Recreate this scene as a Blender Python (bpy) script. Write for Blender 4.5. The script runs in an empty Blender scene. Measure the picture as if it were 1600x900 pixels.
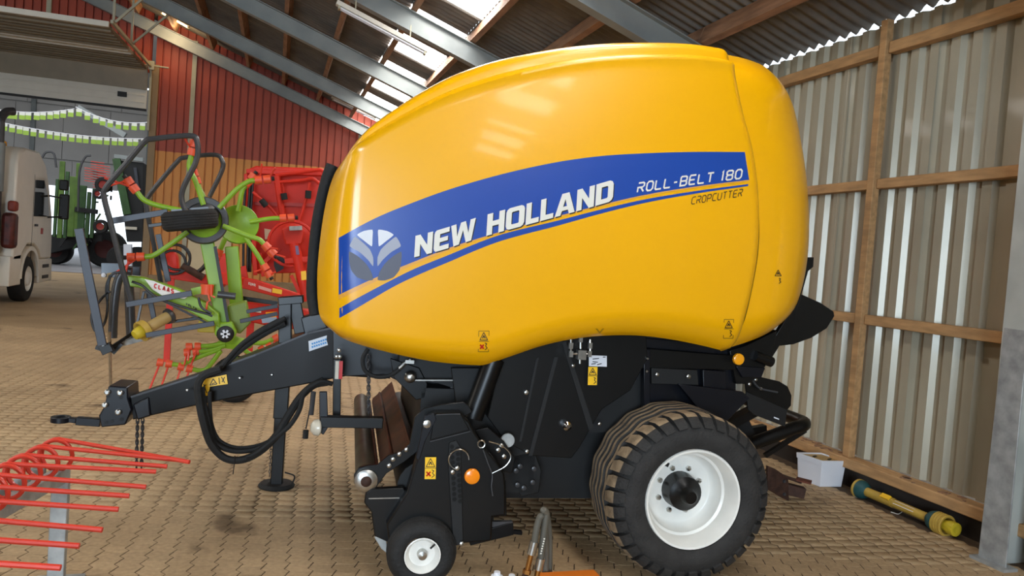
import bpy, bmesh, math, random
import numpy as np
from mathutils import Vector, Matrix
from math import sin, cos, pi, radians, sqrt, atan2, hypot
random.seed(7)
sc = bpy.context.scene
COL = sc.collection
# ------------------------------------------------------------------ camera
CAM_H, FOC = 1.79, 1200.0
YAW, PIT, ROL = radians(17.3), radians(-2.2), radians(4.2)
_f = Vector((sin(YAW)*cos(PIT), cos(YAW)*cos(PIT), sin(PIT)))
_r0 = Vector((cos(YAW), -sin(YAW), 0)); _u0 = _r0.cross(_f)
_R = _r0*cos(ROL) + _u0*sin(ROL); _U = -_r0*sin(ROL) + _u0*cos(ROL)
CAM = Vector((0, 0, CAM_H))
cd = bpy.data.cameras.new('camera'); co = bpy.data.objects.new('camera', cd); COL.objects.link(co)
cd.sensor_width = 36; cd.lens = 36*FOC/1600; cd.clip_start = .05; cd.clip_end = 300
co.matrix_world = Matrix(((_R.x, _U.x, -_f.x, 0), (_R.y, _U.y, -_f.y, 0), (_R.z, _U.z, -_f.z, CAM_H), (0, 0, 0, 1)))
sc.camera = co
# ------------------------------------------------------------------ world, light, exposure
w = bpy.data.worlds.new('daylight'); sc.world = w; w.use_nodes = True
bg = w.node_tree.nodes['Background']; bg.inputs[0].default_value = (.80, .90, 1.0, 1); bg.inputs[1].default_value = 2.2
def area_light(name, loc, aim, sx, sy, power, col):
    l = bpy.data.lights.new(name, 'AREA'); l.shape = 'RECTANGLE'; l.size = sx; l.size_y = sy; l.energy = power; l.color = col
    o = bpy.data.objects.new(name, l); COL.objects.link(o); o.location = loc
    o.rotation_euler = (Vector(aim)-Vector(loc)).to_track_quat('-Z', 'Y').to_euler(); return o
area_light('gate_daylight', (-4.0, -9.7, 2.1), (-2.6, 5, 1.4), 5.2, 4.0, 1700, (.68, .84, 1.0))
area_light('left_roof_daylight', (-8.6, 7, 6.3), (-4.2, 7.5, 0), 1.2, 25, 980, (1.0, .94, .84))
area_light('far_hall_fill', (-9, 36, 9.5), (-9, 40, 0), 12, 16, 1300, (.94, .96, 1.0))  # fill lamp added under the closed ceiling of the next hall
sc.view_settings.view_transform = 'Standard'; sc.view_settings.look = 'None'; sc.view_settings.gamma = 1
sc.view_settings.use_curve_mapping = False; sc.view_settings.exposure = -.17
sc.cycles.use_denoising = True; sc.cycles.max_bounces = 8
# ------------------------------------------------------------------ geometry of sight: a pixel and a real plane give a point
def ray(x, y): return _f + _R*((x-800)/FOC) - _U*((y-450)/FOC)
def on_plane(x, y, p0, n):
    d = ray(x, y); n = Vector(n); return CAM + d*((Vector(p0)-CAM).dot(n)/d.dot(n))
def on_z(x, y, z=0.0): return on_plane(x, y, (0, 0, z), (0, 0, 1))
def on_x(x, y, X): return on_plane(x, y, (X, 0, 0), (1, 0, 0))
def on_y(x, y, Y): return on_plane(x, y, (0, Y, 0), (0, 1, 0))
def proj(p):
    v = Vector(p)-CAM; d = v.dot(_f)
    return (800+FOC*v.dot(_R)/d, 450-FOC*v.dot(_U)/d, d)
# ------------------------------------------------------------------ materials
def lin(c):
    r = []
    for k in c:
        k = k/255.0; r.append(k/12.92 if k <= .04045 else ((k+.055)/1.055)**2.4)
    return (*r, 1)
MATS = {}
def mat(name, col, rough=.5, metal=0.0, var=0.0, vscale=4.0, bump=0.0, bscale=40.0, coat=0.0, col2=None, spec=.5, emit=0.0, stretch=None):
    if name in MATS: return MATS[name]
    m = bpy.data.materials.new(name); m.use_nodes = True; nt = m.node_tree; b = nt.nodes['Principled BSDF']
    b.inputs['Base Color'].default_value = lin(col); b.inputs['Roughness'].default_value = rough; b.inputs['Metallic'].default_value = metal
    b.inputs['Specular IOR Level'].default_value = spec
    if coat: b.inputs['Coat Weight'].default_value = coat; b.inputs['Coat Roughness'].default_value = .06
    if emit: b.inputs['Emission Color'].default_value = lin(col); b.inputs['Emission Strength'].default_value = emit
    if var or bump:
        g = nt.nodes.new('ShaderNodeNewGeometry'); mp = nt.nodes.new('ShaderNodeMapping')
        nt.links.new(g.outputs['Position'], mp.inputs['Vector'])
        if stretch: mp.inputs['Scale'].default_value = stretch
    if var:
        n = nt.nodes.new('ShaderNodeTexNoise'); n.inputs['Scale'].default_value = vscale; n.inputs['Detail'].default_value = 5
        nt.links.new(mp.outputs[0], n.inputs['Vector'])
        rp = nt.nodes.new('ShaderNodeValToRGB'); c = lin(col); c2 = lin(col2) if col2 else tuple(k*(1-var) for k in c[:3])+(1,)
        rp.color_ramp.elements[0].position = .33; rp.color_ramp.elements[1].position = .68
        rp.color_ramp.elements[0].color = c2; rp.color_ramp.elements[1].color = c if col2 else tuple(min(1, k*(1+.35*var)) for k in c[:3])+(1,)
        nt.links.new(n.outputs['Fac'], rp.inputs[0]); nt.links.new(rp.outputs[0], b.inputs['Base Color'])
    if bump:
        n2 = nt.nodes.new('ShaderNodeTexNoise'); n2.inputs['Scale'].default_value = bscale; n2.inputs['Detail'].default_value = 4
        nt.links.new(mp.outputs[0], n2.inputs['Vector'])
        bu = nt.nodes.new('ShaderNodeBump'); bu.inputs['Strength'].default_value = bump; bu.inputs['Distance'].default_value = .02
        nt.links.new(n2.outputs['Fac'], bu.inputs['Height']); nt.links.new(bu.outputs[0], b.inputs['Normal'])
    MATS[name] = m; return m
YELLOW = mat('yellow_gloss', (243, 175, 0), .28, coat=.2, var=.03, vscale=.8)
BLUE = mat('decal_blue', (26, 70, 158), .3)
GOLD = mat('decal_gold', (226, 160, 60), .35)
WHITE = mat('decal_white', (226, 222, 210), .4)
INK = mat('black_ink', (22, 18, 16), .5)
BLACK = mat('black_paint', (9, 9, 9), .36, var=.2, vscale=9, spec=.38)
BLACK2 = mat('black_matt', (8, 8, 8), .6, var=.3, vscale=7)
NAVY = mat('dark_blue_black_paint', (11, 13, 21), .34, var=.25, vscale=8, spec=.45)
RUBBER = mat('black_rubber', (26, 25, 24), .75, var=.3, vscale=14, bump=.25, bscale=60)
TYRE = mat('tyre_rubber', (44, 42, 40), .8, var=.35, vscale=11, bump=.35, bscale=70)
TREAD = mat('dusty_tread', (158, 136, 106), .9, var=.35, vscale=16, col2=(116, 98, 76), bump=.4, bscale=90)
CREAM = mat('cream_rim', (240, 238, 230), .35, var=.08, vscale=6, coat=.2)
STEEL = mat('bright_steel', (190, 188, 182), .32, 1.0, var=.2, vscale=25)
GALV = mat('galvanised_steel', (172, 174, 172), .5, .3, var=.3, vscale=12)
GALVD = mat('weathered_galvanised_beam', (142, 148, 146), .6, .15, var=.3, vscale=2.2, col2=(126, 132, 132))
WOOD = mat('pine_timber', (190, 148, 100), .75, var=.3, vscale=3.5, stretch=(6, 1, 6), bump=.15, bscale=30)
WOODR = mat('roof_timber', (150, 112, 84), .8, var=.35, vscale=3, stretch=(6, 1, 6))
RUST = mat('rusty_brown_steel', (74, 48, 36), .7, .3, var=.45, vscale=18, bump=.3)
RUSTW = mat('worn_rust_red_roller', (96, 56, 36), .5, .3, var=.45, vscale=7, col2=(52, 34, 28))
OLIVE = mat('worn_grey_green_tube', (88, 84, 66), .5, .3, var=.35, vscale=6, col2=(66, 54, 44))
GREEN = mat('lime_green_paint', (134, 174, 36), .45, var=.12, vscale=4, coat=.03)
RED = mat('signal_red_paint', (212, 48, 30), .5, var=.12, vscale=3, spec=.35)
TINE = mat('red_tine_paint', (216, 62, 42), .4, coat=.1)
ORANGE = mat('orange_red_plastic', (226, 84, 44), .5)
GREY = mat('dark_grey_tube', (74, 74, 76), .35, .3, var=.15, vscale=5)
SLATE = mat('slate_bar', (50, 53, 62), .42, .1, var=.15)
DGREEN = mat('dark_green_paint', (46, 82, 34), .5, var=.3, vscale=4)
TEAL = mat('dark_teal_plastic', (30, 76, 78), .5)
MUSTARD = mat('mustard_guard', (190, 156, 66), .55, var=.15, vscale=9)
YCAP = mat('yellow_cap', (196, 172, 40), .5)
BUFF = mat('buff_plastic', (178, 148, 92), .5, var=.1)
AMBER = mat('amber_reflector', (255, 168, 20), .25, coat=.4)
STICK = mat('yellow_sticker', (250, 196, 30), .4)
PLASW = mat('white_plastic', (224, 226, 232), .4, var=.03)
TRUCKW = mat('cream_white_lacquer', (238, 230, 214), .3, var=.04, coat=.3)
GLASSD = mat('dark_window_glass', (36, 44, 48), .08, coat=.5)
REDL = mat('red_reflector', (190, 26, 22), .25, coat=.4)
CLEAR = mat('frosted_lamp', (196, 188, 170), .3, coat=.3)
CHROME = mat('chrome', (210, 210, 212), .12, 1.0)
BEIGE = mat('beige_wall_sheet', (172, 164, 142), .32, .1, var=.14, vscale=1.3, coat=.12)
REDW = mat('red_wall_sheet', (160, 62, 36), .55, var=.18, vscale=1.0)
ORW = mat('ochre_wall_sheet', (206, 138, 66), .6, var=.1, vscale=1.0)
GREYTRIM = mat('grey_green_trim', (168, 164, 142), .6, var=.1)
TANTRIM = mat('tan_frame', (140, 116, 82), .6, var=.1)
ROOF = mat('fibre_cement', (114, 110, 104), .85, var=.2, vscale=4, bump=.15)
LIGHTP = mat('pale_door_panel', (206, 202, 190), .5, var=.05)
DOORP = mat('tan_door_panel', (128, 116, 94), .5, var=.1)
CONC = mat('concrete_plinth', (150, 128, 98), .9, var=.2, vscale=5, bump=.3)
PALEWALL = mat('pale_far_wall', (196, 194, 190), .8, var=.12, vscale=.5)
FLAGG = mat('lime_flag', (140, 172, 62), .7)
FLAGW = mat('white_flag', (206, 208, 196), .7)
BROWNB = mat('brown_stained_board', (136, 90, 34), .45, var=.4, vscale=5, col2=(84, 56, 26))
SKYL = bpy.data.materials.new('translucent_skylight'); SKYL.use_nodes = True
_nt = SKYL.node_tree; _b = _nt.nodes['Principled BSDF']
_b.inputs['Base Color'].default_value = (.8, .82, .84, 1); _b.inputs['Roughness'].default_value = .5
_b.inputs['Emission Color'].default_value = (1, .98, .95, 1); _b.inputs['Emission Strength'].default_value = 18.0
# ------------------------------------------------------------------ mesh building
class MB:
    def __init__(s): s.v = []; s.f = []; s.m = []; s.sm = []; s.mi = 0; s.smooth = False
    def add(s, vs, fs):
        o = len(s.v); s.v += [tuple(p) for p in vs]
        for f in fs: s.f.append([i+o for i in f]); s.m.append(s.mi); s.sm.append(s.smooth)
        return s
    def box(s, c, d, rot=None):
        c = Vector(c); vs = []
        for x in (-.5, .5):
            for y in (-.5, .5):
                for z in (-.5, .5):
                    p = Vector((x*d[0], y*d[1], z*d[2]))
                    if rot is not None: p = rot @ p
                    vs.append(c+p)
        return s.add(vs, [(0, 1, 3, 2), (4, 6, 7, 5), (0, 4, 5, 1), (2, 3, 7, 6), (0, 2, 6, 4), (1, 5, 7, 3)])
    def bar(s, a, b, w, h, up=(0, 0, 1)):
        a = Vector(a); b = Vector(b); d = (b-a); L = d.length; d.normalize()
        up = Vector(up); side = d.cross(up)
        if side.length < 1e-4: side = d.cross(Vector((0, 1, 0)))
        side.normalize(); u = side.cross(d); vs = []
        for p in (a, b):
            for i, j in ((-1, -1), (1, -1), (1, 1), (-1, 1)): vs.append(p+side*(i*w/2)+u*(j*h/2))
        return s.add(vs, [(0, 1, 2, 3), (7, 6, 5, 4), (0, 4, 5, 1), (1, 5, 6, 2), (2, 6, 7, 3), (3, 7, 4, 0)])
    def tube(s, pts, r, n=8, closed=False, caps=True):
        pts = [Vector(p) for p in pts]; rs = r if isinstance(r, (list, tuple)) else [r]*len(pts)
        N = len(pts); vs = []; t0 = None; nrm = None
        for i, p in enumerate(pts):
            if closed: t = pts[(i+1) % N]-pts[i-1]
            else: t = pts[min(i+1, N-1)]-pts[max(i-1, 0)]
            if t.length < 1e-9: t = Vector((0, 0, 1))
            t.normalize()
            if nrm is None:
                a = Vector((0, 0, 1)) if abs(t.z) < .9 else Vector((1, 0, 0)); nrm = (a-t*a.dot(t)).normalized()
            else: nrm = (nrm-t*nrm.dot(t)); nrm = nrm.normalized() if nrm.length > 1e-6 else t.orthogonal().normalized()
            bi = t.cross(nrm)
            for k in range(n):
                q = 2*pi*k/n; vs.append(p+(nrm*cos(q)+bi*sin(q))*rs[i])
        fs = []
        for i in range(N if closed else N-1):
            j = (i+1) % N
            for k in range(n): fs.append((i*n+k, i*n+(k+1) % n, j*n+(k+1) % n, j*n+k))
        if caps and not closed: fs.append(tuple(range(n))[::-1]); fs.append(tuple((N-1)*n+k for k in range(n)))
        sv = s.smooth; s.smooth = n > 5; s.add(vs, fs); s.smooth = sv
        return s
    def cyl(s, a, b, r, n=16): return s.tube([a, b], r, n)
    def lathe(s, prof, org, axis, n=32, ref=None, caps=True):
        # prof: list of (distance along axis, radius)
        org = Vector(org); ax = Vector(axis).normalized(); e1 = ax.orthogonal().normalized() if ref is None else (Vector(ref)-ax*Vector(ref).dot(ax)).normalized(); e2 = ax.cross(e1); vs = []; N = len(prof)
        for (h, r) in prof:
            for k in range(n):
                q = 2*pi*k/n; vs.append(org+ax*h+(e1*cos(q)+e2*sin(q))*r)
        fs = [(i*n+k, i*n+(k+1) % n, (i+1)*n+(k+1) % n, (i+1)*n+k) for i in range(N-1) for k in range(n)]
        if caps and prof[0][1] > 1e-6: fs.append(tuple(range(n))[::-1])
        if caps and prof[-1][1] > 1e-6: fs.append(tuple((N-1)*n+k for k in range(n)))
        sv = s.smooth; s.smooth = True; s.add(vs, fs); s.smooth = sv
        return s
    def prism(s, poly, ext):
        # poly: 3d points in order; ext: extrusion vector
        poly = [Vector(p) for p in poly]; ext = Vector(ext); n = len(poly)
        vs = poly+[p+ext for p in poly]
        return s.add(vs, [tuple(range(n)), tuple(range(2*n-1, n-1, -1))]+[(i, i+n, (i+1) % n+n, (i+1) % n) for i in range(n)])
    def grid(s, rows):
        m = len(rows[0]); vs = [p for r in rows for p in r]
        return s.add(vs, [(i*m+j, i*m+j+1, (i+1)*m+j+1, (i+1)*m+j) for i in range(len(rows)-1) for j in range(m-1)])
    def mesh(s, name, mats):
        me = bpy.data.meshes.new(name); me.from_pydata(s.v, [], s.f)
        for m in (mats if isinstance(mats, (list, tuple)) else [mats]): me.materials.append(m)
        me.polygons.foreach_set('material_index', s.m); me.polygons.foreach_set('use_smooth', s.sm)
        me.update(); return me
    def build(s, name, mats, parent=None, bevel=0, fix=True, sharp=None):
        me = s.mesh(name, mats)
        if fix:
            b = bmesh.new(); b.from_mesh(me); bmesh.ops.recalc_face_normals(b, faces=b.faces); b.to_mesh(me); b.free()
        if sharp: me.set_sharp_from_angle(angle=radians(sharp))
        else:
            try: me.set_sharp_from_angle(angle=radians(42))
            except Exception: pass
        o = bpy.data.objects.new(name, me); COL.objects.link(o)
        if parent is not None: o.parent = parent
        if bevel:
            bv = o.modifiers.new('bevel', 'BEVEL'); bv.width = bevel; bv.segments = 2; bv.limit_method = 'ANGLE'; bv.angle_limit = radians(40)
        return o
def tag(o, label=None, cat=None, group=None, kind=None):
    if label: o['label'] = label
    if cat: o['category'] = cat
    if group: o['group'] = group
    if kind: o['kind'] = kind
    return o
def thing(name, label, cat, loc=(0, 0, 0), rz=0.0, group=None):
    o = bpy.data.objects.new(name, None); COL.objects.link(o); o.location = loc; o.rotation_euler = (0, 0, rz)
    o.empty_display_size = .1
    return tag(o, label, cat, group)
def struct(o): o['kind'] = 'structure'; return o
def dup(o, parent, loc=None, rot=None):
    c = o.copy(); COL.objects.link(c); c.parent = parent
    if loc is not None: c.location = loc
    if rot is not None: c.rotation_euler = rot
    return c
def smooth_path(pts, k=6):
    pts = [Vector(p) for p in pts]; out = []
    P = [pts[0]*2-pts[1]]+pts+[pts[-1]*2-pts[-2]]
    for i in range(1, len(P)-2):
        for j in range(k):
            t = j/k; a, b, c, d = P[i-1], P[i], P[i+1], P[i+2]
            out.append(.5*((2*b)+(c-a)*t+(2*a-5*b+4*c-d)*t*t+(3*b-a-3*c+d)*t**3))
    out.append(pts[-1]); return out
def interp(tab, x):
    if x <= tab[0][0]: return tab[0][1]
    for (a, b), (c, d) in zip(tab, tab[1:]):
        if x <= c: return b+(d-b)*(x-a)/(c-a)
    return tab[-1][1]
# stroke lettering: each glyph is polylines in a 1 x 1 cell (aspect given by caller)
GL = {
 'N': [[(0, 0), (0, 1), (1, 0), (1, 1)]], 'E': [[(1, 1), (.12, 1), (0, .85), (0, .15), (.12, 0), (1, 0)], [(0, .5), (.85, .5)]],
 'W': [[(0, 1), (.22, 0), (.5, .85), (.78, 0), (1, 1)]], 'H': [[(0, 0), (0, 1)], [(1, 0), (1, 1)], [(0, .5), (1, .5)]],
 'O': [[(.25, 0), (.75, 0), (1, .2), (1, .8), (.75, 1), (.25, 1), (0, .8), (0, .2), (.25, 0)]],
 'L': [[(0, 1), (0, .12), (.12, 0), (1, 0)]], 'A': [[(0, 0), (.42, 1), (.58, 1), (1, 0)], [(.2, .33), (.8, .33)]],
 'D': [[(0, 0), (0, 1), (.7, 1), (1, .75), (1, .25), (.7, 0), (0, 0)]],
 'R': [[(0, 0), (0, .5), (.75, .5), (1, .65), (1, .88), (.8, 1), (0, 1)], [(.45, .5), (1, 0)]], '-': [[(.15, .48), (.85, .48)]],
 'B': [[(0, .5), (.8, .5), (1, .62), (1, .88), (.8, 1), (0, 1)], [(.8, .5), (1, .38), (1, .12), (.8, 0), (0, 0), (0, 1)]],
 'T': [[(0, 1), (1, 1)], [(.5, 1), (.5, 0)]], '1': [[(.3, .9), (.6, 1), (.6, 0)]],
 '8': [[(.2, .52), (0, .65), (0, .88), (.2, 1), (.8, 1), (1, .88), (1, .65), (.8, .52), (.2, .52), (0, .38), (0, .12), (.2, 0), (.8, 0), (1, .12), (1, .38), (.8, .52)]],
 '0': [[(.25, 0), (.75, 0), (1, .2), (1, .8), (.75, 1), (.25, 1), (0, .8), (0, .2), (.25, 0)]],
 'C': [[(1, 1), (.25, 1), (0, .8), (0, .2), (.25, 0), (1, 0)]], 'P': [[(0, 0), (0, 1), (.8, 1), (1, .85), (1, .6), (.8, .45), (0, .45)]],
 'U': [[(0, 1), (0, .2), (.25, 0), (.75, 0), (1, .2), (1, 1)]], 'S': [[(1, 1), (.2, 1), (0, .85), (0, .65), (.2, .52), (.8, .48), (1, .35), (1, .15), (.8, 0), (0, 0)]],
 'V': [[(0, 1), (.5, 0), (1, 1)]], 'K': [[(0, 0), (0, 1)], [(1, 1), (.1, .5), (1, 0)]],
}
def stroke_polys(ch, width, height, t):
    """ribbons (quads and corner discs) of a glyph, in a width x height cell, stroke t"""
    out = []
    for pl in GL[ch]:
        P = [Vector((t/2+x*(width-t), t/2+y*(height-t))) for x, y in pl]
        closed = (P[0]-P[-1]).length < 1e-6
        L = []; R = []; n = len(P)
        for i in range(n):
            a = P[i-1] if i else (P[-2] if closed else None); c = P[i+1] if i < n-1 else (P[1] if closed else None)
            d1 = (P[i]-a).normalized() if a is not None else None; d2 = (c-P[i]).normalized() if c is not None else None
            if d1 is None: d1 = d2
            if d2 is None: d2 = d1
            n1 = Vector((-d1.y, d1.x)); n2 = Vector((-d2.y, d2.x)); mm = (n1+n2)
            if mm.length < .2: mm = n1.copy()
            mm.normalize(); k = t/2/max(.45, mm.dot(n1)); L.append(P[i]+mm*k); R.append(P[i]-mm*k)
        for i in range(n-1): out.append([R[i], R[i+1], L[i+1], L[i]])
    return out
def letters(text, cell, gap, height, t, slant=0.0, wide=None):
    """list of 2D quads for a whole word, starting at x=0"""
    x = 0; res = []; wide = wide or {}
    for ch in text:
        if ch == ' ': x += cell*.6; continue
        wd = cell*wide.get(ch, 1)
        for q in stroke_polys(ch, wd, height, t): res.append([Vector((p.x+x+slant*p.y, p.y)) for p in q])
        x += wd+gap
    return res, x-gap
# ================================================================== THE SETTING
Y_END = 20.5
def roof_z(x): return 4.145+.36*(min(4.95-x, x+16.95))
SL = sqrt(1+.36**2)
# ---- floor: joint bed, interlocking pavers one by one near by, joined farther away
def floor_material(name, base, base2, per_piece):
    m = bpy.data.materials.new(name); m.use_nodes = True; nt = m.node_tree; b = nt.nodes['Principled BSDF']; L = nt.links.new
    b.inputs['Roughness'].default_value = .72; b.inputs['Specular IOR Level'].default_value = .35
    g = nt.nodes.new('ShaderNodeNewGeometry')
    n1 = nt.nodes.new('ShaderNodeTexNoise'); n1.inputs['Scale'].default_value = .9; n1.inputs['Detail'].default_value = 5; L(g.outputs['Position'], n1.inputs['Vector'])
    n2 = nt.nodes.new('ShaderNodeTexNoise'); n2.inputs['Scale'].default_value = 35; n2.inputs['Detail'].default_value = 6; L(g.outputs['Position'], n2.inputs['Vector'])
    n3 = nt.nodes.new('ShaderNodeTexNoise'); n3.inputs['Scale'].default_value = 1.7; n3.inputs['Detail'].default_value = 4; L(g.outputs['Position'], n3.inputs['Vector'])
    r1 = nt.nodes.new('ShaderNodeValToRGB'); r1.color_ramp.elements[0].color = lin(base2); r1.color_ramp.elements[1].color = lin(base)
    r1.color_ramp.elements[0].position = .3; r1.color_ramp.elements[1].position = .65; L(n1.outputs['Fac'], r1.inputs[0])
    mx = nt.nodes.new('ShaderNodeMix'); mx.data_type = 'RGBA'; mx.blend_type = 'MULTIPLY'; mx.inputs[0].default_value = 1
    r2 = nt.nodes.new('ShaderNodeValToRGB'); r2.color_ramp.elements[0].color = (.82, .815, .81, 1); r2.color_ramp.elements[1].color = (1.06, 1.06, 1.06, 1)
    r2.color_ramp.elements[0].position = .3; r2.color_ramp.elements[1].position = .7; L(n2.outputs['Fac'], r2.inputs[0]); L(r1.outputs[0], mx.inputs[6]); L(r2.outputs[0], mx.inputs[7])
    mx2 = nt.nodes.new('ShaderNodeMix'); mx2.data_type = 'RGBA'; mx2.blend_type = 'MULTIPLY'; mx2.inputs[0].default_value = 1
    r3 = nt.nodes.new('ShaderNodeValToRGB'); r3.color_ramp.elements[0].color = (.42, .40, .39, 1); r3.color_ramp.elements[1].color = (1, 1, 1, 1)   # oil stains
    r3.color_ramp.elements[0].position = .29; r3.color_ramp.elements[1].position = .37; L(n3.outputs['Fac'], r3.inputs[0]); L(mx.outputs[2], mx2.inputs[6]); L(r3.outputs[0], mx2.inputs[7])
    src = mx2.outputs[2]
    if per_piece:
        oi = nt.nodes.new('ShaderNodeObjectInfo'); ad = nt.nodes.new('ShaderNodeMath'); ad.operation = 'ADD'; L(oi.outputs['Random'], ad.inputs[0]); L(g.outputs['Random Per Island'], ad.inputs[1])
        fr = nt.nodes.new('ShaderNodeMath'); fr.operation = 'FRACT'; L(ad.outputs[0], fr.inputs[0])
        r4 = nt.nodes.new('ShaderNodeValToRGB'); r4.color_ramp.elements[0].color = (.92, .92, .92, 1); r4.color_ramp.elements[1].color = (1.05, 1.045, 1.04, 1); L(fr.outputs[0], r4.inputs[0])
        mx3 = nt.nodes.new('ShaderNodeMix'); mx3.data_type = 'RGBA'; mx3.blend_type = 'MULTIPLY'; mx3.inputs[0].default_value = 1; L(src, mx3.inputs[6]); L(r4.outputs[0], mx3.inputs[7]); src = mx3.outputs[2]
    L(src, b.inputs['Base Color'])
    bu = nt.nodes.new('ShaderNodeBump'); bu.inputs['Strength'].default_value = .15; bu.inputs['Distance'].default_value = .01; L(n2.outputs['Fac'], bu.inputs['Height']); L(bu.outputs[0], b.inputs['Normal'])
    return m
PAVE = floor_material('sand_paver', (196, 168, 130), (172, 146, 112), True)
JOINT = mat('joint_sand', (88, 70, 50), .95, var=.3, vscale=20)
FARPAVE = floor_material('distant_paving', (176, 150, 114), (156, 131, 98), False)
FARCONC = mat('far_concrete', (150, 148, 150), .6, var=.15, vscale=.6)
fl = MB().box((-8, 2, -.0428), (32, 63, .08)).build('floor', JOINT); struct(fl)
PROT = radians(-3.5); PC = .126; PD = .113
pe = (cos(PROT), sin(PROT)); pn = (-sin(PROT), cos(PROT))
def paver_outline():
    zv = [(0, 0), (.33, .12), (.62, -.13), (1, 0)]; zh = [(0, 0), (.3, .05), (.7, -.05), (1, 0)]
    P = []
    P += [(-.5+t, -.5+o) for t, o in zh[:-1]]
    P += [(.5+o, -.5+t) for t, o in zv[:-1]]
    P += [(.5-t, .5+interp(zh, 1-t)) for t in (0, .3, .7)]
    P += [(-.5+interp(zv, 1-t), .5-t) for t in (0, .38, .67)]
    return P
PO = paver_outline(); NP = len(PO)
PTOP = [Vector((x*PC*.925, y*PD*.955, 0)) for x, y in PO]; PMID = [Vector((x*PC*.938, y*PD*.968, -.0008)) for x, y in PO]; PBOT = [Vector((x*PC*.938, y*PD*.968, -.006)) for x, y in PO]
PF = [tuple(range(NP))]+[(i, (i+1) % NP, NP+(i+1) % NP, NP+i) for i in range(NP)]+[(NP+i, NP+(i+1) % NP, 2*NP+(i+1) % NP, 2*NP+i) for i in range(NP)]
PF = [tuple(reversed(f)) if k else f for k, f in enumerate(PF)]
pav_me = bpy.data.meshes.new('paver'); pav_me.from_pydata([tuple(p) for p in PTOP+PMID+PBOT], [], PF); pav_me.materials.append(PAVE); pav_me.update()
near, rest = [], []
for j in range(0, 118):
    for i in range(-95, 62):
        x = i*PC*pe[0]+j*PD*pn[0]; y = 2.6+i*PC*pe[1]+j*PD*pn[1]
        if x > 4.78: continue
        px, py, d = proj((x, y, 0))
        if d < 1 or px < -260 or px > 1860 or d > 13.2: continue
        infr = -5 < px < 1605 and py < 905
        (near if infr else rest).append((d, x, y))
near.sort(); rest += near[300:]; near = near[:300]
for d, x, y in near:
    o = bpy.data.objects.new('paver', pav_me); COL.objects.link(o); o.parent = fl; o.location = (x, y, random.uniform(-.0006, .0006)); o.rotation_euler = (random.uniform(-.003, .003), random.uniform(-.003, .003), PROT)
base = np.array([[*p] for p in PTOP+PMID+PBOT]); cr, sr = cos(PROT), sin(PROT)
bx_ = base[:, 0]*cr-base[:, 1]*sr; by_ = base[:, 0]*sr+base[:, 1]*cr; bz_ = base[:, 2]
off = np.array([(x, y, random.uniform(-.0006, .0006)) for d, x, y in rest]); K = len(off); nb = len(base)
V = np.empty((K, nb, 3)); V[:, :, 0] = bx_[None]+off[:, 0:1]; V[:, :, 1] = by_[None]+off[:, 1:2]; V[:, :, 2] = bz_[None]+off[:, 2:3]
me = bpy.data.meshes.new('paver_field'); me.vertices.add(K*nb); me.vertices.foreach_set('co', V.ravel())
li = np.concatenate([np.array(f) for f in PF]); ls = np.array([len(f) for f in PF]); nl = len(li)
me.loops.add(K*nl); me.loops.foreach_set('vertex_index', (li[None]+np.arange(K)[:, None]*nb).ravel())
me.polygons.add(K*len(PF)); st = np.concatenate([[0], np.cumsum(ls)[:-1]])
me.polygons.foreach_set('loop_start', (st[None]+np.arange(K)[:, None]*nl).ravel()); me.polygons.foreach_set('loop_total', np.tile(ls, K))
me.materials.append(PAVE); me.update(calc_edges=True)
o = bpy.data.objects.new('paver_field', me); COL.objects.link(o); o.parent = fl; o['kind'] = 'stuff'
# beyond the reach of single stones: a flat skin over the bed, laid in wedge shape behind the stones
ff = MB(); ring = []
for k in range(41):
    a = YAW-radians(46)+radians(92)*k/40; ring.append((13.1/cos(a-YAW)*sin(a), 13.1/cos(a-YAW)*cos(a)))
ff.add([(x, y, -.0008) for x, y in ring]+[(-23.9 if k < 30 else -23.9+28*(k-30)/10, 33.4, -.0008) for k in range(41)], [(k, k+1, 42+k, 41+k) for k in range(40)])
ff.build('distant_paving', FARPAVE, fl)
MB().box((-10, 57, -.012), (40, 47, .02)).build('concrete_apron', FARCONC, fl)
MB().box((-10, 33.42, -.01), (28, .12, .03)).build('drain_channel', BLACK2, fl)
# ---- right wall of trapezoidal sheets with timber rails
wr = struct(thing('wall_right', None, None, (5.0, 0, 0)))
prof = []
for k in range(5): prof += [(k*.2, 0), (k*.2+.085, 0), (k*.2+.115, .04), (k*.2+.17, .04)]
prof.append((1.03, 0))
sh = MB(); sh.grid([[(dx, y, z) for y, dx in prof] for z in (.27, 1.45, 2.7, 4.08)]); wsm = sh.mesh('wall_sheet', BEIGE)
for k in range(30):
    o = bpy.data.objects.new('wall_sheet', wsm); COL.objects.link(o); o.parent = wr; o.location = (.004*(k % 2), -9+k, 0)
for z, h in ((3.825, .10), (2.66, .085), (1.485, .085)):
    y = -9.0
    for seg in ((-9, 3.75), (3.9, 5.44), (5.54, 7.2), (7.4, 13.9), (14.1, 20.4)):
        MB().box((-.05, (seg[0]+seg[1])/2, z), (.09, seg[1]-seg[0], h)).build('rail', WOOD, wr, bevel=.006)
for y in (5.49, 8.9, 12.3, 15.7, 19): MB().box((-.085, y, 2.17), (.07, .078, 3.8)).build('post', WOOD, wr, bevel=.006)
MB().box((-.075, 5.7, .225), (.15, 29.5, .09)).build('sill_plank', WOOD, wr, bevel=.01)
MB().box((-.02, 5.7, .09), (.05, 29.5, .19)).build('base_board', mat('base_board', (58, 50, 44), .7, var=.3), wr)
debris = MB()
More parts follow.
